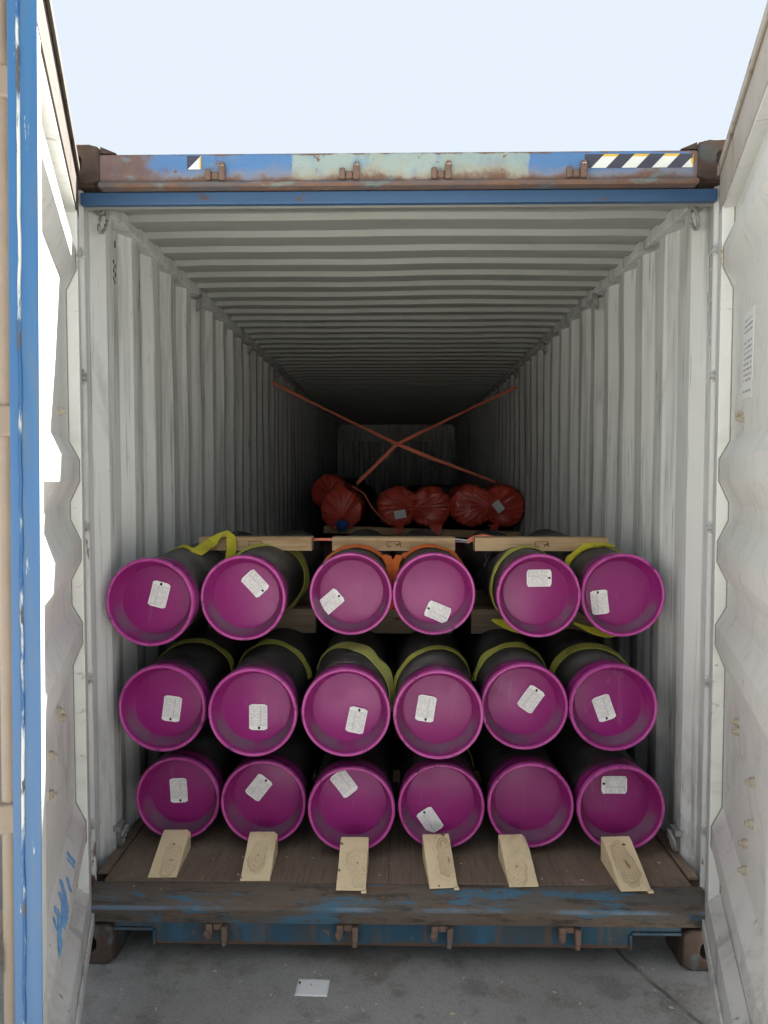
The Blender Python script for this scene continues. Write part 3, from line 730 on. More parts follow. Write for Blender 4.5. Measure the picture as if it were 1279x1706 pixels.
# ------------------------------------------------------------------ doors (local x = along the width from the hinge, y = +-inward, z up)
def make_door(sgn, ang):
    a = R(ang)
    rz = math.atan2(-math.cos(a), math.sin(a)) if sgn < 0 else math.atan2(-math.cos(a), -math.sin(a))
    s = 1 if sgn < 0 else -1                       # inward normal is local +y on the left door, -y on the right
    W, Zb, Zt = 1.17, .10, 2.81
    A, B = -.041, -.008
    pr = [(.235, A), (.360, A), (.430, B), (.503, B), (.578, A), (1.070, A), (1.152, B), (1.222, B), (1.286, A), (1.376, A), (1.443, B), (1.513, B), (1.588, A),
          (1.649, A), (1.724, B), (1.797, B), (1.862, A), (2.380, A), (2.453, B), (2.520, B), (2.595, A), (2.66, A)]
    prof = [(z, s * n_) for z, n_ in pr] + [(z, s * (n_ - .003)) for z, n_ in reversed(pr)]
    d = MB().prism(prof, lambda u, v, t: (t, v, u), .055, 1.118).build('door', 'door', C, smooth=None, loc=(sgn * 1.135, 0, 0), rot=(0, 0, rz))
    d['label'] = 'left door leaf, its blue edge towards the viewer' if sgn < 0 else 'right door leaf with a paper notice'
    def yb(a_, b_): return tuple(sorted((s * a_, s * b_)))
    y0, y1 = yb(-.055, 0)
    # hinge stile and free stile
    k = MB(); k.box(0, .09, y0, y1, Zb, Zt - .1505); k.build('door_stile', 'door', d, bevel=.004)
    k = MB(); k.box(1.104, 1.1665, y0, y1, Zb, Zt - .1505); k.build('door_stile', 'door', d, bevel=.004)
    k = MB(); k.box(1.1668, 1.172, y0, y1, Zb, Zt); k.build('door_edge', 'blue', d, bevel=.002)
    yg0, yg1 = yb(-.030, -.024)
    k = MB(); N = 60; zs = [Zb + (Zt - Zb) * i / N for i in range(N + 1)]
    rr = random.Random(3 if sgn < 0 else 4)
    k.tube([(1.1725 + rr.uniform(0, .002), s * (-.035 + rr.uniform(-.0012, .0012)), z) for z in zs], .0034, 6)
    k.build('door_seal', 'gasket', d, smooth=60)
    # rails
    k = MB(); k.box(0, 1.1665, y0, y1, Zt - .15, Zt); k.build('door_rail', 'darkrail' if sgn < 0 else 'doorrail', d, bevel=.004)
    ys0, ys1 = yb(-.0395, -.002)
    k = MB(); k.box(.0905, 1.1035, yb(-.050, -.004)[0], yb(-.050, -.004)[1], Zt - .160, Zt - .1505); k.build('rail_underside', 'door', d)
    k = MB(); k.box(.0903, 1.1037, y0, y1, Zb, .235)
    k.prism([(.2352, s * -.0400), (.2352, s * -.003), (.270, s * -.0400)], lambda u, v, t: (t, v, u), .0903, 1.1037)
    k.build('door_rail', 'door', d, bevel=.003)
    yl0, yl1 = yb(.0008, .010)
    k = MB(); k.box(.004, 1.165, yl0, yl1, Zb - .03, Zb + .025); k.build('bottom_seal', 'bolt' if False else 'door', d, bevel=.003)
    k = MB(); k.box(.004, 1.165, yl0, yl1, Zt - .018, Zt + .012); k.build('top_seal', 'darkrail' if sgn < 0 else 'doorrail', d, bevel=.003)
    # outside lock rods with brackets
    yo = s * -.088
    for t in (1.012, .55):
        k = MB(); k.tube([(t, yo, Zb - .05), (t, yo, Zt + .02)], .017, 16); k.build('lock_rod', 'rod', d, smooth=40)
        for z in (.30, .955, 1.86, 2.60):
            k = MB(); bx = yb(-.113, -.0555); k.box(t - .024, t + .024, bx[0], bx[1], z - .035, z + .035); k.build('rod_bracket', 'rod', d, bevel=.006)
    for z in (.62,):
        k = MB(); bx = yb(-.150, -.114); k.box(.86, 1.04, bx[0], bx[1], z - .035, z + .035); k.build('handle_catch', 'rod', d, bevel=.008)
    for z in (.45, 1.1, 1.75, 2.4):                # hinges
        k = MB(); k.tube([(-.012, s * -.035, z - .06), (-.012, s * -.035, z + .06)], .013, 12); k.build('hinge', 'outer', d, smooth=40)
    # bolt ends showing on the inside
    bl = [(.412, 1.937), (.545, 1.047), (.500, 1.013), (.72, .979), (.737, .879)] if sgn < 0 else [(.353, 1.929), (.375, 1.915), (.409, .983), (.425, .96), (.701, .915), (.699, .799), (.606, .699), (.603, .62)]
    for t, z in bl:
        k = MB(); k.tube([(t, s * A, z), (t, s * (A + .012), z)], .013, 6); k.tube([(t, s * (A + .012), z), (t, s * (A + .022), z)], .007, 8)
        k.build('bolt', 'bolt', d, smooth=30)
    seam = MB(); seam.tube([(.0905, s * (n_ + .0012), z) for z, n_ in pr], .0026, 6)
    seam.build('panel_seam', 'seam', d, smooth=50)
    def surf(z):
        for (za, na), (zb, nb) in zip(pr, pr[1:]):
            if za <= z <= zb: return na + (nb - na) * (z - za) / (zb - za), Vector((0, zb - za, na - nb)).normalized()
    def mark(pts, w_):
        P_ = []; N_ = []
        for (ta, za), (tb, zb) in zip(pts, pts[1:]):
            for q in range(5):
                t, z = ta + (tb - ta) * q / 4, za + (zb - za) * q / 4
                n_, nn = surf(z); P_.append(Vector((t, s * (n_ + .0022), z))); N_.append(Vector((0, s * nn.y, nn.z)))
        wd = []
        for q in range(len(P_)):
            dd = P_[min(q + 1, len(P_) - 1)] - P_[max(q - 1, 0)]; wd.append(dd.cross(N_[q]))
        k = MB(); k.ribbon(P_, wd, [w_ * (.75 + .5 * abs(math.sin(q * 1.7))) for q in range(len(P_))], .0010); return k.build('marker_stroke', 'chalk', d)
    if sgn < 0:                                   # blue hand-drawn scrawl low on the panel, on the fold above the bottom ridge
        mark([(.425, .562), (.405, .514)], .016); mark([(.450, .556), (.430, .512)], .010)
        mark([(.53, .538), (.56, .506)], .018)
        mark([(.585, .562), (.615, .530), (.65, .510), (.71, .505)], .022)
        mark([(.640, .556), (.660, .528), (.74, .506)], .020)
        mark([(.730, .560), (.720, .536), (.760, .522), (.845, .498)], .022)
        mark([(.765, .556), (.785, .530)], .012)
    else:
        k = MB(); k.box(-.095, .095, -.0006, .0006, -.128, .128)
        k.build('paper_notice', 'label', d, loc=(.43, s * (A + .0014), 2.098), rot=(0, R(3) * s, 0 if s > 0 else math.pi))
    for o in [d] + list(d.children):                # the old leaf is racked: its free edge is slightly twisted
        if sgn < 0 and o.data:
            for v in o.data.vertices:
                dl = R(.70) * (v.co.z - 1.73)
                x_, y_ = v.co.x, v.co.y
                v.co.x = x_ - dl * y_; v.co.y = y_ + dl * x_
            o.data.update()
    return d
make_door(-1, 19.4)
make_door(1, 17.4)

# ------------------------------------------------------------------ pipes
NL = 72
body_me = None; RB = .166
def pipe_meshes():
    b = MB(); b.lathe([(RB - .012, .06), (RB, .06), (RB, 1.62), (RB - .012, 1.62), (RB - .012, 1.4)], NL)
    c = MB()
    c.lathe([(.1700, .112), (.1706, .108), (.1706, .064), (.1690, .060), (.1690, .044), (.1722, .036), (.1755, .026), (.1765, .014), (.1752, .005), (.1722, .0008), (.1680, .0),
             (.1645, .0014), (.1618, .006), (.1605, .013), (.1600, .022), (.1540, .045), (.1455, .066), (.1405, .0755), (.1390, .0795), (.1378, .0800), (.1368, .0785), (.135, .0780)], NL)
    c.disc(.135, .0780, NL)
    c.lathe([(.1700, .112), (RB + .0005, .112)], NL)
    return b.mesh('pipe_body', 40), c.mesh('end_cap', 38)
body_me, cap_me = pipe_meshes()
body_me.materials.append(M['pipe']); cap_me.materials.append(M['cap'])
def tag_mesh(seed, bend=0.0):
    rr = random.Random(seed); k = MB(); n = 9; m_ = 7; W, H = .0365, .0525
    vs = []
    for lay in (0, 1):
        for j in range(n):
            z = -H + 2 * H * j / (n - 1)
            for i in range(m_):
                x = -W + 2 * W * i / (m_ - 1)
                xx, zz = x, z
                if (i in (0, m_ - 1)) and (j in (0, n - 1)):
                    zz = z - math.copysign(.006, z); xx = x
                y = -.0015 - .004 * abs(mnoise.noise(Vector((x * 18, z * 14, seed * 3.7)))) - .0018 * (z / H) ** 2 - bend * max(0, (z + .01)) ** 2 * 30
                vs.append((xx, y - lay * .0005, zz))
    fs = []
    for lay in (0, 1):
        o = lay * n * m_
        for j in range(n - 1):
            for i in range(m_ - 1): fs.append((o + j * m_ + i, o + j * m_ + i + 1, o + (j + 1) * m_ + i + 1, o + (j + 1) * m_ + i))
    ring = [i for i in range(m_)] + [j * m_ + m_ - 1 for j in range(1, n)] + [(n - 1) * m_ + i for i in range(m_ - 2, -1, -1)] + [j * m_ for j in range(n - 2, 0, -1)]
    for a, b in zip(ring, ring[1:] + ring[:1]): fs.append((a, b, b + n * m_, a + n * m_))
    k.add(vs, fs)
    return k.mesh('paper_tag', 40)
hole_me = MB().prism([(.0046 * math.cos(t * math.pi / 6), .0060 * math.sin(t * math.pi / 6)) for t in range(12)], lambda u, v, t: (u, t, v), -.0012, 0).mesh('tag_hole')
hole_me.materials.append(M['black'])

# (x, y, z), tag offset on the end disc, direction of the punched hole end (degrees), label
PIPES = [
 ((-.974, .206, 1.243), (0.016, 0.021), 75, 'purple ended black pipe at the left end of the top row, beside the left wall'),
 ((-.627, .312, 1.243), (0.037, 0.051), -47, 'purple ended black pipe with its tag set diagonally at upper right, top row'),
 ((-.193, .426, 1.243), (-0.090, -0.044), 41, 'purple ended pipe under the left half of an orange sling, tag at lower left'),
 ((.160, .432, 1.243), (0.020, -0.089), 157, 'purple ended pipe under the right half of an orange sling, tag at lower right'),
 ((.595, .393, 1.243), (0.014, 0.065), 1, 'purple ended pipe with its tag lying sideways near the top, top row'),
 ((.951, .414, 1.243), (-0.078, -0.041), 97, 'purple ended pipe at the right end of the top row, tag at its left edge'),
 ((-.935, .216, .815), (0.019, -0.022), -98, 'purple ended pipe at the left end of the middle row'),
 ((-.563, .171, .815), (0.009, -0.040), -90, 'purple ended pipe second from left in the middle row, tag upright'),
 ((-.197, .177, .815), (0.038, -0.052), 78, 'purple ended pipe under a broad yellow sling band, middle row'),
 ((.164, .155, .815), (-0.046, 0.004), -99, 'purple ended pipe third from right in the middle row, tag left of centre'),
 ((.516, .262, .815), (0.038, 0.011), 55, 'purple ended pipe second from right in the middle row, tag tilted clockwise'),
 ((.870, .254, .815), (-0.019, -0.022), -70, 'purple ended pipe at the right end of the middle row'),
 ((-.908, .318, .403), (-0.016, 0.005), -87, 'purple ended pipe at the left end of the bottom row above the leftmost wedge'),
 ((-.545, .286, .403), (-0.031, 0.034), 52, 'purple ended pipe second from left in the bottom row, tag tilted clockwise'),
 ((-.180, .228, .403), (-0.034, 0.080), -52, 'purple ended pipe in the bottom row whose tag is curled up under the top rim'),
 ((.183, .261, .403), (-0.042, -0.090), 124, 'purple ended pipe in the bottom row with its tag low at the left'),
 ((.547, .277, .403), None, 0, 'purple ended pipe with no paper tag, bottom row'),
 ((.907, .257, .403), (-0.009, 0.068), 180, 'purple ended pipe at the right end of the bottom row, tag sideways near the top'),
]
for i, (p, off, th, lab) in enumerate(PIPES):
    rr = random.Random(50 + i)
    o = empty('capped_pipe', p, (0, 0, R(rr.uniform(-.25, .25))))
    tag(o, lab, 'pipe', 'purple capped pipes stacked three rows high')
    put('pipe_body', body_me, o, rot=(0, rr.choice((0, 0, .4, -.5)), 0))
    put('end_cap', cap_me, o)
    if off:
        me = tag_mesh(i + 1, .06 if i == 14 else .012); me.materials.append(M['paper'])
        t = put('paper_tag', me, o, loc=(off[0], .0760, off[1]), rot=(0, R(90 - th), 0))
        put('tag_hole', hole_me, t, loc=(rr.uniform(-.006, .006), -.0062, .043))

# ------------------------------------------------------------------ timbers between the layers
def saddle(x0, x1, zb, zt, centres_low, centres_up, y0, depth, mt='darktimber'):
    prof = []
    n = 48; up = []; lo = []
    for i in range(n + 1):
        x = x0 + (x1 - x0) * i / n
        zl, zu = zb, zt
        for cx, cz in centres_low:
            if abs(x - cx) < RB + .002: zl = max(zl, cz + math.sqrt((RB + .002) ** 2 - (x - cx) ** 2))
        for cx, cz in centres_up:
            if abs(x - cx) < RB + .002: zu = min(zu, cz - math.sqrt((RB + .002) ** 2 - (x - cx) ** 2))
        lo.append((x, zl)); up.append((x, max(zu, zl + .01)))
    xm, zm = (x0 + x1) / 2, (zb + zt) / 2
    k = MB()
    vs = []; 
    for yy in (-depth / 2, depth / 2):
        vs += [(x - xm, yy, z - zm) for x, z in lo] + [(x - xm, yy, z - zm) for x, z in up]
    N = n + 1; fs = []
    for q in range(n):
        fs += [(q, q + 1, N + q + 1, N + q), (2 * N + q, 3 * N + q, 3 * N + q + 1, 2 * N + q + 1), (q, 2 * N + q, 2 * N + q + 1, q + 1), (N + q, N + q + 1, 3 * N + q + 1, 3 * N + q)]
    fs += [(0, N, 3 * N, 2 * N), (n, 2 * N + n, 3 * N + n, N + n)]
    k.add(vs, fs)
    o = k.build('bearer_timber', mt, None, loc=(xm, y0, zm))
    return o
rowc = {r: [(PIPES[(3 - r) * 6 + i][0][0], PIPES[(3 - r) * 6 + i][0][2]) for i in range(6)] for r in (1, 2, 3)}
spans = [(-.945, -.405), (-.306, .280), (.375, 1.005)]
toplab = ['notched pine timber on the left pair of top row pipes', 'notched pine timber on the middle pair of top row pipes, behind the orange sling', 'notched pine timber on the right pair of top row pipes']
midlab = ['timber spacer between the top and middle rows at left', 'timber spacer between the top and middle rows at centre', 'timber spacer between the top and middle rows at right']
lowlab = ['timber spacer between the middle and bottom rows at left', 'timber spacer between the middle and bottom rows at centre', 'timber spacer between the middle and bottom rows at right']
botlab = ['floor timber under the left pair of bottom row pipes', 'floor timber under the middle pair of bottom row pipes', 'floor timber under the right pair of bottom row pipes']
for j, (a, b) in enumerate(spans):
    t = saddle(a, b, 1.388, 1.451, rowc[3], [], .87, .09, 'timber'); tag(t, toplab[j], 'timber', 'timbers on the top row')
    k = MB(); x = (a + b) / 2 - .02; z = t.location.z
    k.ribbon([(-.030, -.0458, .012), (.030, -.0458, .014)], (0, 0, 1), .003, .001); k.ribbon([(-.030, -.0458, -.010), (-.010, -.0458, -.010)], (0, 0, 1), .004, .001)
    k.ribbon([(-.030, -.0458, .013), (-.030, -.0458, -.011)], (1, 0, 0), .003, .001); k.ribbon([(.012, -.0458, -.006), (.034, -.0458, .004)], (0, 0, 1), .007, .001)
    k.ribbon([(.030, -.0458, .012), (.034, -.0458, -.012)], (1, 0, 0), .004, .001)
    k.build('stamped_mark', flat('brown_stamp', (.16, .06, .03), .8, var=.4, sc=80), t)
    for y0 in (1.02, 1.62):
        for zb, zt, lo_, up_, lab in ((.958, 1.080, rowc[2], rowc[3], midlab), (.560, .660, rowc[1], rowc[2], lowlab), (.2, .262, [], rowc[1], botlab)):
            l = lab[j] if y0 < 1.3 else lab[j] + ', deep inside'
            tag(saddle(a, b, zb, zt, lo_, up_, y0, .09), l, 'timber', 'timber spacers between pipe rows')

# ------------------------------------------------------------------ wedges on the floor
WEDGES = [(-.898, .085, .108, .078, 2, 'pale wooden wedge against the leftmost bottom pipe'),
          (-.537, .068, .112, .088, 1, 'wooden wedge with brown rings against the second bottom pipe from left'),
          (-.168, .010, .110, .098, -1, 'wooden wedge with dark rings against the pipe whose tag is curled'),
          (.178, .031, .106, .097, 5, 'wooden wedge below the pipe with a tag low at its left'),
          (.480, .045, .110, .090, 3, 'rough sawn wooden wedge below the pipe without a tag'),
          (.891, .024, .114, .095, 3, 'rightmost wooden wedge, broken at its near right corner')]
front = [PIPES[12 + i][0] for i in range(6)]
for i, (x, y, wd, h, yaw, lab) in enumerate(WEDGES):
    L = front[i][1] - .004 - y; hw = wd / 2; ch = .012
    rr = random.Random(i + 90)
    k = MB(); nx, ny = 8, 8
    vs = []
    def top(u, v):           # u across, v along 0..1
        zz = .006 + (h - .006) * min(1, v / .93)
        if abs(u) > .82 and v > .8 and i in (0, 1, 4): zz -= .012 * (1 if u > 0 else 0)
        return zz + rr.uniform(-.0008, .0008)
    for j in range(ny + 1):
        for q in range(nx + 1):
            u = -1 + 2 * q / nx; v = j / ny
            vs.append((u * hw + rr.uniform(-.0006, .0006), v * L * .97, top(u, v)))
    base = len(vs)
    for j in range(ny + 1):
        for q in range(nx + 1): vs.append(((-1 + 2 * q / nx) * hw, j / ny * L * .97, 0))
    fs = []
    for j in range(ny):
        for q in range(nx):
            a = j * (nx + 1) + q
            fs.append((a, a + 1, a + nx + 2, a + nx + 1)); fs.append((base + a, base + a + nx + 1, base + a + nx + 2, base + a + 1))
    for q in range(nx):
        fs.append((q, base + q, base + q + 1, q + 1)); a = ny * (nx + 1) + q; fs.append((a, a + 1, base + a + 1, base + a))
    for j in range(ny):
        a = j * (nx + 1); fs.append((a, a + nx + 1, base + a + nx + 1, base + a)); a += nx; fs.append((a, base + a, base + a + nx + 1, a + nx + 1))
    k.add(vs, fs)
    if i in (2, 3, 5):        # splinter left at the near corner
        k.box(hw * .72, hw * 1.06, -.016, -.0005, 0, .007)
    o = k.build('wooden_wedge', 'wedge', None, smooth=40, loc=(x, y, .2005), rot=(0, 0, R(yaw)))
    tag(o, lab, 'wedge', 'wooden wedges holding the bottom row')

# ------------------------------------------------------------------ slings
def arc(c, r, a0, a1, y0, skew=0.0, n=26, wob=0, seed=0):
    out = []
    for i in range(n + 1):
        a = R(a0 + (a1 - a0) * i / n)
        y_ = y0 + skew * math.cos(a) + (wob * mnoise.noise(Vector((i * .35, seed, 0))) if wob else 0)
        rr = r + (abs(wob) * .12 * mnoise.noise(Vector((i * .5, seed, 5))) if wob else 0)
        out.append((c[0] + rr * math.cos(a), y_, c[1] + rr * math.sin(a)))
    return out
def sling(parts, label, group):
    o = None
    root = empty('lifting_sling', parts[0][0][len(parts[0][0]) // 2])
    for pts, wid, width, mt in parts:
        k = MB(); rel = [Vector(p) - root.location for p in pts]
        k.ribbon(rel, wid, width, .003); k.build('webbing_band', mt, root, smooth=50)
    tag(root, label, 'sling', group); return root
GS = 'webbing slings around the pipe pairs'
Y_ = (0, 1, 0); r_ = RB + .004
c3, c2, c1 = rowc[3], rowc[2], rowc[1]
def vee(ca, cb, z0, z1, y, sp=.02):
    xm = (ca[0] + cb[0]) / 2
    return [(xm - sp, y, z0), (xm - sp * .5, y + .004, (z0 + z1) / 2), (xm, y, z1)], [(xm + sp, y + .004, z0), (xm + sp * .5, y, (z0 + z1) / 2), (xm + .004, y + .004, z1)]
def warc(c, r, a0, a1, y0, skew=0.0, n=30, tilt=0.0, width=.05, wob=.01, seed=0):
    pts = []; wd = []
    for i in range(n + 1):
        a = R(a0 + (a1 - a0) * i / n); q = Vector((math.cos(a), 0, math.sin(a)))
        tl = tilt * (.6 + .8 * mnoise.noise(Vector((i * .22, seed, 2)))) if tilt else 0
        ww = width[min(i, len(width) - 1)] if isinstance(width, list) else width
        rr = r + abs(tl) * ww * .45 + .002
        pts.append((c[0] + rr * q.x, y0 + skew * math.cos(a) + wob * mnoise.noise(Vector((i * .3, seed, 0))), c[1] + rr * q.z))
        wd.append(Vector((0, 1, 0)) + q * tl)
    return pts, wd, width
# top row
xm = (c3[0][0] + c3[1][0]) / 2
a_ = warc(c3[0], r_, 168, 64, .70, -.16, tilt=.25, width=.034, seed=1)
p1 = a_[0] + [(c3[0][0] + .10, .80, 1.432), (xm - .045, .81, 1.458), (xm - .012, .80, 1.472), (xm + .016, .785, 1.462), (xm + .026, .772, 1.44)]
w1 = a_[1] + [Vector((0, 1, .5)), Vector((.1, 1, .9)), Vector((.3, 1, .6)), Vector((.8, 1, 0)), Vector((.9, .8, 0))]
p1b = [(xm + .022, .772, 1.458), (xm + .026, .765, 1.40), (xm + .016, .76, 1.34), (xm + .006, .765, 1.25), (xm, .77, 1.15)]
b_ = warc(c3[1], r_, 150, -70, .82, .17, n=40, tilt=.30, width=[.03 + .045 * min(1, i / 22) for i in range(41)], seed=2)
sling([(p1, w1, [.034] * 28 + [.05] * 10, 'yellow'), (p1b, (.8, 1, 0), .055, 'yellow'), (*b_, 'olive')], 'yellow green sling around the left pair of top row pipes, twisted over the timber', GS)
xm = (c3[2][0] + c3[3][0]) / 2
pa = warc(c3[2], r_, 178, 44, .74, .05, tilt=.22, width=.055, wob=.012, seed=3); pb = warc(c3[3], r_, 136, 12, .76, .02, tilt=.22, width=.055, wob=.012, seed=4)
qa = warc(c3[2], r_ + .005, 92, 42, .705, .03, tilt=.35, width=.042, wob=.012, seed=31); qb = warc(c3[3], r_ + .005, 138, 84, .715, -.03, tilt=.35, width=.042, wob=.012, seed=33)
va = [pa[0][-1], (xm - .030, .73, 1.372), (xm - .012, .715, 1.335), (xm - .016, .71, 1.25), (xm - .006, .71, 1.13)]
vb = [pb[0][0], (xm + .030, .735, 1.374), (xm + .012, .72, 1.338), (xm + .016, .715, 1.25), (xm + .006, .71, 1.13)]
sling([(*pa, 'orange'), (*pb, 'orange'), (*qa, 'orange'), (*qb, 'orange'), (va, [Vector((.5, 1, .3)), Vector((.7, .8, 0)), Vector((.9, .6, 0)), Vector((.5, 1, 0)), Vector((.2, 1, 0))], [.06, .055, .045, .055, .05], 'orange'),
       (vb, [Vector((-.5, 1, .3)), Vector((-.7, .8, 0)), Vector((-.9, .6, 0)), Vector((-.5, 1, 0)), Vector((-.2, 1, 0))], [.06, .055, .045, .055, .05], 'orange')], 'orange sling gathered between the middle pair of top row pipes', GS)
xm = (c3[4][0] + c3[5][0]) / 2
pa = warc(c3[4], r_, 215, 35, .74, .14, n=36, tilt=.2, width=.036, seed=5)
pb = warc(c3[5], r_, 150, 42, .80, .03, tilt=.35, width=.060, wob=.02, seed=6); pc = warc(c3[5], r_ + .008, 146, 66, .775, .03, tilt=.5, width=.036, wob=.02, seed=9)
sling([(*pa, 'olive'), (*pb, 'yellow'), (*pc, 'yellow')], 'yellow sling bunched over the rightmost top row pipe', GS)
# straps that show under the top row
def belly(xs, y0, zf, width, label, mt='yellow'):
    pts = [(x, y0 - .03 * math.sin(math.pi * i / (len(xs) - 1)), zf[i]) for i, x in enumerate(xs)]
    wd = [Vector((.1, 1, .75)) for _ in xs]
    return sling([(pts, wd, width, mt)], label, GS)
X4, X5 = c3[4][0], c3[5][0]
belly([X4 - .155 + .031 * i for i in range(9)], .70, [1.082, 1.074, 1.066, 1.058, 1.052, 1.050, 1.052, 1.058, 1.064], [.012, .035, .052, .062, .066, .062, .056, .05, .04], 'bright yellow strap under the pipe with the sideways tag, top row')
belly([X5 - .15 + .03 * i for i in range(9)], .64, [1.080, 1.070, 1.058, 1.050, 1.046, 1.044, 1.046, 1.054, 1.066], [.012, .02, .03, .045, .056, .056, .048, .03, .015], 'yellow strap sagging below the rightmost top row pipe')
# middle row
for j, (i0, lab) in enumerate(((0, 'olive sling around the left pair of middle row pipes'), (2, 'yellow green sling around the middle pair of middle row pipes'), (4, 'olive sling around the right pair of middle row pipes'))):
    A_, B_ = c2[i0], c2[i0 + 1]; y0 = (.66, .56, .60)[j]
    wa = (.036, [.022 + .070 * max(0, min(1, (i - 8) / 12)) for i in range(41)], .046)[j]
    wb = (.040, [.066 - .034 * min(1, i / 20) for i in range(41)], .054)[j]; s1, s2 = ((.06, -.04), (-.16, .10), (.05, -.04))[j]
    mt = ('olive', 'lime', 'olive')[j]
    pa = warc(A_, r_, 172, -62, y0, s1, n=40, tilt=.32, width=wa, seed=11 + j); pb = warc(B_, r_, 242, 6, y0 - .02, s2, n=40, tilt=.32, width=wb, seed=21 + j)
    sling([(*pa, mt), (*pb, 'olive')], lab, GS)
sling([(*warc(c1[3], r_, 80, -20, .62, .05, width=.03), 'olive')], 'olive sling over the bottom row pipe with the low tag', GS)

# lashing line along the top timbers
root = empty('lashing_line', (0, .935, 1.430)); tag(root, 'thin red lashing line strung behind the three top timbers', 'lashing')
k = MB(); k.ribbon([(-.93 + i * .0955, 0, .003 * math.sin(i * 1.3)) for i in range(21)], (0, .3, 1), .012, .002); k.build('webbing', 'red', root)
k = MB(); k.tube([(.285, -.012, .006), (.352, -.014, -.002)], .006, 8); k.tube([(.288, -.014, -.006), (.35, -.016, -.010)], .003, 6); k.build('buckle', 'steel', root, smooth=40)
k = MB(); k.ribbon([(.345, -.012, -.008), (.38, -.014, .012), (.43, -.012, .020), (.47, -.01, .010)], (0, .4, 1), .022, .003); k.build('strap_tail', 'red', root)
# wire coils
def coil(i, ys, lab):
    c = PIPES[i][0]; root = empty('wire_coil', (c[0], ys[0], c[2])); tag(root, lab, 'wire coil', 'dark wire turns around top row pipes')
    for q, y in enumerate(ys):
        k = MB(); k.tube([((RB + .003) * math.cos(2 * math.pi * t / 40), y - ys[0] + .012 * math.sin(2 * math.pi * t / 40 + q), (RB + .003) * math.sin(2 * math.pi * t / 40)) for t in range(40)], .0028, 6, closed=True)
        k.build('wire_turn', 'wire', root, smooth=60)
coil(4, [.95, .99, 1.02, 1.07, 1.10, 1.16], 'dark wire turns around the pipe with the sideways tag in the top row')
coil(1, [.98, 1.01, 1.05, 1.09], 'dark wire turns around the second top row pipe from left')

# ------------------------------------------------------------------ second stack, red wrapped pipes on a long timber
b2 = MB(); b2.lathe([(.001, 0), (RB - .02, 0), (RB, .004), (RB, 6.0), (.001, 6.0)], 40); me2 = b2.mesh('pipe_body', 40); me2.materials.append(M['pipe'])
for row in range(3):
    for i in range(6):
        o = put('black_pipe', me2, None, loc=(-.92 + i * .368, 2.35, .2 + RB + .002 + row * (2 * RB + .002)), rot=(0, R(37 * i), 0))
        tag(o, 'plain black pipe of the second stack under the red wrapped pipes', 'pipe', 'black pipes of the second stack')
LT = MB().box(-.90, .90, -.045, .045, -.034, .034).build('bearer_timber', 'timber', None, bevel=.003, loc=(.235, 4.02, 1.242), rot=(0, R(1.7), 0))
tag(LT, 'long pine timber carrying the red wrapped pipes', 'timber')
def bag(c, r, gx, gz, seed, lab, length=1.5, tagpos=None, tail=None, blue=False):
    root = empty('wrapped_pipe', c); tag(root, lab, 'pipe', 'red wrapped pipes on the second stack')
    rr = random.Random(seed); ph = [rr.uniform(0, 6.28) for _ in range(6)]
    prof = [(.004, -.035), (.02, -.030), (.05, -.018), (.09, -.010), (.125, -.006), (r * .90, -.001), (r * .97, .010), (r, .035), (r * .99, .09), (r * 1.0, .16), (r * .985, .26), (r * 1.0, .40), (r * .99, .62), (r * .97, .8)]
    def fn(p, rad, y, a):
        u = rad / r
        a0 = a; a = a + .8 * mnoise.noise(Vector((p.x * 6 + seed * 3, p.z * 6, seed)))
        wt = .6 + .8 * mnoise.noise(Vector((math.cos(a0) * 1.7, math.sin(a0) * 1.7, seed * 1.3)))
        pl = .5 * wt * math.sin(17 * a + ph[0] + 2.2 * math.sin(a * 2 + ph[1])) + .35 * math.sin(31 * a + ph[2] + 1.5 * math.sin(3 * a + ph[3])) + .3 * math.sin(47 * a + ph[4])
        am = .026 * u * (1.15 - .5 * u) * (1 if y < .03 else .55)
        nz = mnoise.noise(Vector((p.x * 9 + seed, y * 7, p.z * 9)))
        sh = (1 - min(1, u)) ** 1.0
        bl = .034 * mnoise.noise(Vector((p.x * 7 + seed, seed * 2.0, p.z * 7))) * min(1, u * 1.5)
        q = Vector((p.x + gx * sh, y - (am * pl if y < .03 else 0) + (bl if y < .03 else 0), p.z + gz * sh))
        if y >= .03: q += Vector((p.x, 0, p.z)).normalized() * (am * .55 * pl + .030 * nz - (.012 if p.z < -.6 * r else 0))
        return q
    k = MB(); k.lathe(prof, 144, fn=fn); k.build('wrap_sheet', 'bag', root, smooth=70)
    k = MB(); k.lathe([(.001, .80), (RB - .01, .80), (RB - .01, 5.6), (.001, 5.6)], 32); k.build('pipe_body', 'pipe', root, smooth=40)
    if tail:
        k = MB(); k.ribbon([(tail[0], -.02, tail[1]), (tail[0] + .01, -.032, tail[1] - .06), (tail[0] + .004, -.03, tail[1] - tail[2])], (1, 0, 0), [.10, .075, .085], .012); k.build('wrap_tail', 'bag', root, smooth=40)
    if blue:
        k = MB(); k.lathe([(.002, -.06), (.03, -.055), (.055, -.03), (.06, .0)], 20, fn=lambda p, a, b, t: Vector((p.x * (1 + .3 * math.sin(3 * t)) + .01, p.y, p.z * (1 + .2 * math.sin(5 * t)) - .148))); k.build('blue_wrap_end', 'bluebag', root, smooth=50)
    if tagpos:
        me = tag_mesh(seed + 40); me.materials.append(M['plainpaper'])
        put('paper_tag', me, root, loc=(tagpos[0], -.025, tagpos[1]), rot=(0, R(tagpos[2]), 0))
    return root
BZ = 1.242 + .036 + .168
bag((-.496, 3.84, 1.462), .190, .02, -.07, 1, 'red wrapped pipe end at left with blue plastic at its foot', blue=True)
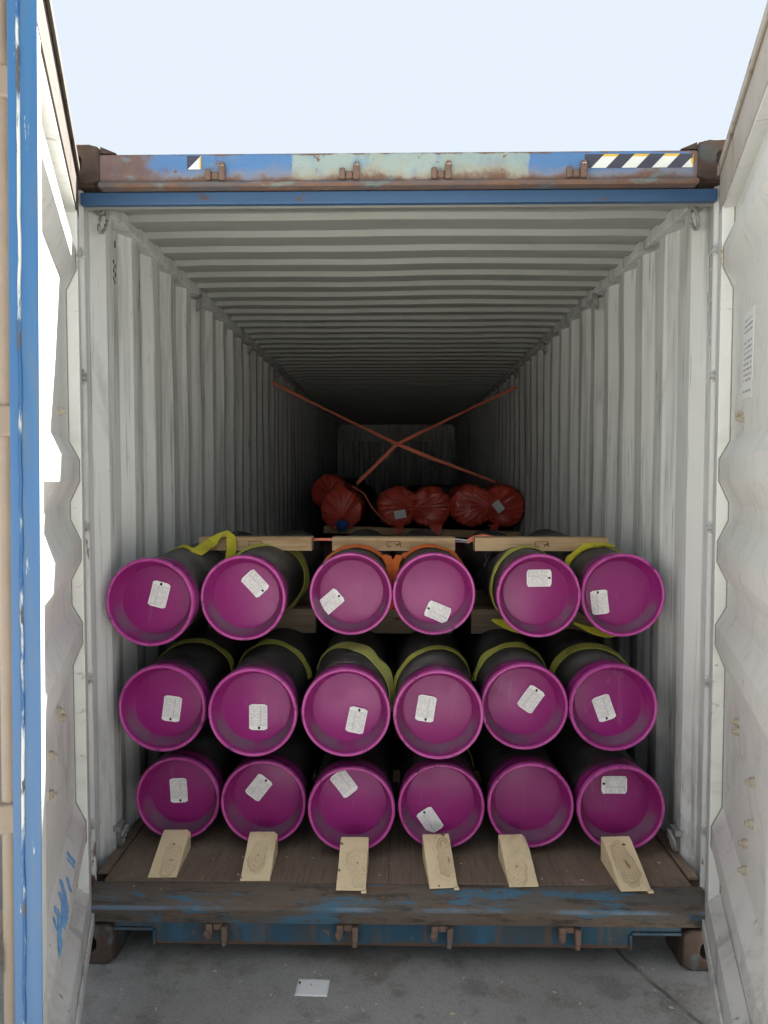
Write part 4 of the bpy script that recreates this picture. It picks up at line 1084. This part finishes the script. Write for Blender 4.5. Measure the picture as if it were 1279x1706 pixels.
def bag_pair(c, half, r, seed, lab, tagpos, tails):
    root = empty('wrapped_pipe_pair', c); tag(root, lab, 'pipe', 'red wrapped pipes on the second stack')
    rr = random.Random(seed); ph = [rr.uniform(0, 6.28) for _ in range(6)]
    prof = [(.02, -.036), (.12, -.034), (.25, -.028), (.40, -.020), (.55, -.014), (.68, -.010), (.80, -.004), (.90, .006), (.97, .022), (1.0, .055), (.99, .11), (1.0, .2), (.985, .32), (1.0, .5), (.98, .8)]
    n = 168; vs = []
    for u, y in prof:
        for q in range(n):
            a = 2 * math.pi * q / n; ca, sa = math.cos(a), math.sin(a)
            Ro = half * abs(ca) + math.sqrt(max(1e-6, r * r - (half * sa) ** 2))
            if abs(ca) < .35: Ro *= 1 + .10 * (1 - abs(ca) / .35)          # the sheet bridges the waist
            x, z = Ro * u * ca, Ro * u * sa
            cx = half if x > 0 else -half
            gx, gz = (cx + .02 * math.sin(ph[0]), -.03 + .05 * math.sin(ph[1])) if x > 0 else (cx, .03 * math.sin(ph[2]))
            ang = math.atan2(z - gz, x - gx); dist = math.hypot(x - gx, z - gz) / r
            ang += .5 * mnoise.noise(Vector((x * 6, z * 6, seed)))
            pl = .55 * math.sin(15 * ang + ph[3]) + .35 * math.sin(27 * ang + ph[4]) + .25 * math.sin(41 * ang + ph[5])
            am = .026 * min(1, dist) * (1.15 - .5 * min(1, dist))
            nz = mnoise.noise(Vector((x * 8 + seed, y * 6, z * 8)))
            diag = .014 * math.sin((x * .8 + z) * 34 + 2 * nz) * max(0, 1 - abs(x) / (.6 * half + .05))
            if y < .03: vs.append((x, y - am * pl + .03 * nz + diag, z))
            else:
                d_ = Vector((x, 0, z)).normalized() * (am * .5 * pl + .024 * nz); vs.append((x + d_.x, y, z + d_.z))
    k = MB(); m_ = len(prof)
    k.add(vs, [(i * n + q, i * n + (q + 1) % n, (i + 1) * n + (q + 1) % n, (i + 1) * n + q) for i in range(m_ - 1) for q in range(n)] + [tuple(range(n))])
    k.build('wrap_sheet', 'bag', root, smooth=75)
    for sx in (-1, 1):
        k = MB(); k.lathe([(.001, .80), (RB - .01, .80), (RB - .01, 5.6), (.001, 5.6)], 32); k.build('pipe_body', 'pipe', root, smooth=40, loc=(sx * half, 0, 0))
    for tx, tz, tl, tw in tails:
        k = MB(); k.ribbon([(tx, -.01, tz), (tx + .008, -.030, tz - tl * .4), (tx - .006, -.026, tz - tl * .75), (tx + .004, -.032, tz - tl)], (1, .15, 0), [tw * 1.3, tw * .8, tw, tw * .9], .012)
        k.build('wrap_tail', 'bag', root, smooth=40)
    me = tag_mesh(seed + 40); me.materials.append(M['plainpaper'])
    put('paper_tag', me, root, loc=(tagpos[0], -.062, tagpos[1]), rot=(0, R(tagpos[2]), 0))
bag_pair((.160, 3.90, 1.475), .152, .186, 2, 'centre pair of pipes in one crumpled red sheet with hanging flaps', (-.125, -.060, 78), [(-.135, -.150, .085, .075), (.195, -.160, .10, .10)])
bag_pair((.825, 3.90, 1.485), .150, .190, 5, 'right hand pair of pipes in one crumpled red sheet with a tilted tag', (.085, .0, -38), [(.05, -.165, .06, .08)])
bag((-.690, 4.75, 1.590), .182, 0, 0, 6, 'dim red wrapped pipe set further back at left')
# crossed red straps
def strap(pts, wid, lab, width=.034):
    root = empty('cross_strap', pts[len(pts) // 2]); tag(root, lab, 'strap', 'crossed red straps over the wrapped pipes')
    P = []
    for a, b in zip(pts, pts[1:]):
        for q in range(8): P.append(Vector(a).lerp(Vector(b), q / 8))
    P.append(Vector(pts[-1]))
    W = [Vector((.2 * math.sin(i * .4), .55 + .45 * math.sin(i * .23), .75)) for i in range(len(P))]
    k = MB(); k.ribbon([p - root.location for p in P], W, width, .003); k.build('webbing', 'red', root, smooth=60)
    return root
X0 = (.010, 4.05, 2.050)
strap([(-1.150, 4.06, 2.620), (-.60, 4.05, 2.345), X0, (.30, 4.02, 1.93), (.905, 3.98, 1.702), (.97, 4.2, 1.69)], None, 'red strap from the upper left wall to the right hand wrapped pipe')
strap([(1.150, 4.37, 2.610), (.60, 4.22, 2.345), (.012, 4.046, 2.054), (-.36, 3.99, 1.690), (-.37, 4.15, 1.66)], None, 'red strap from the upper right wall down to the left wrapped pipe')
k = MB(); k.ribbon([(-.40, 3.93, 1.668), (-.29, 3.92, 1.60), (-.22, 3.86, 1.48), (-.15, 3.82, 1.40), (-.05, 3.80, 1.33)], (0, 1, .2), .05, .004)
tag(k.build('loose_strap', 'red', None, smooth=50), 'slack dark red strap drooping between the two left wrapped pipes', 'strap')

# ------------------------------------------------------------------ paper and crumbs
k = MB(); n = 8; vs = []
for j in range(n + 1):
    for i in range(n + 1):
        u, v = i / n, j / n
        x = (-.355 + .002 * 0) * (1 - u) + (-.240) * u + .0 * v; y = -.157 + v * .09 - .004 * u
        vs.append((x + .002 - .004 * (1 - v), y, .0015 + .0035 * abs(mnoise.noise(Vector((u * 3, v * 3, 1))))))
for lay in (0,): pass
fs = [(j * (n + 1) + i, j * (n + 1) + i + 1, (j + 1) * (n + 1) + i + 1, (j + 1) * (n + 1) + i) for j in range(n) for i in range(n)]
k.add([(a, b, c) for a, b, c in vs], fs)
sheet = k.build('fallen_tag', 'plainpaper', None, smooth=60, loc=(0, 0, GZ + .001))
sm = sheet.modifiers.new('thick', 'SOLIDIFY'); sm.thickness = .0006
tag(sheet, 'blank white paper tag lying on the concrete before the container', 'paper tag')
k = MB(); k.prism([(.004 * math.cos(t * .628), .0055 * math.sin(t * .628)) for t in range(10)], lambda u, v, t: (-.3455 + u, -.098 + v, t), .0065, .0078); k.build('punch_hole', 'black', sheet)
rr = random.Random(5); k = MB()
for i in range(70):
    on = i < 34
    if on: x, y, z = rr.uniform(-1.05, 1.05), rr.uniform(.07, .25), .2012
    else: x, y, z = rr.uniform(-1.0, 1.0), rr.uniform(-.32, .02), GZ + .0012
    s_ = rr.uniform(.0012, .005) * (1.3 if not on else 1); a = rr.uniform(0, 6.28)
    q = [(x + s_ * c_ * math.cos(a + b_), y + s_ * c_ * math.sin(a + b_)) for b_, c_ in ((0, 1.6), (1.7, .7), (3.1, 1.4), (4.6, .8))]
    k.prism(q, lambda u, v, t: (u, v, t), z, z + s_ * .5)
tag(k.build('wood_crumbs', 'chip'), 'pale wood crumbs scattered on the sill floor and concrete', 'debris', kind='stuff')
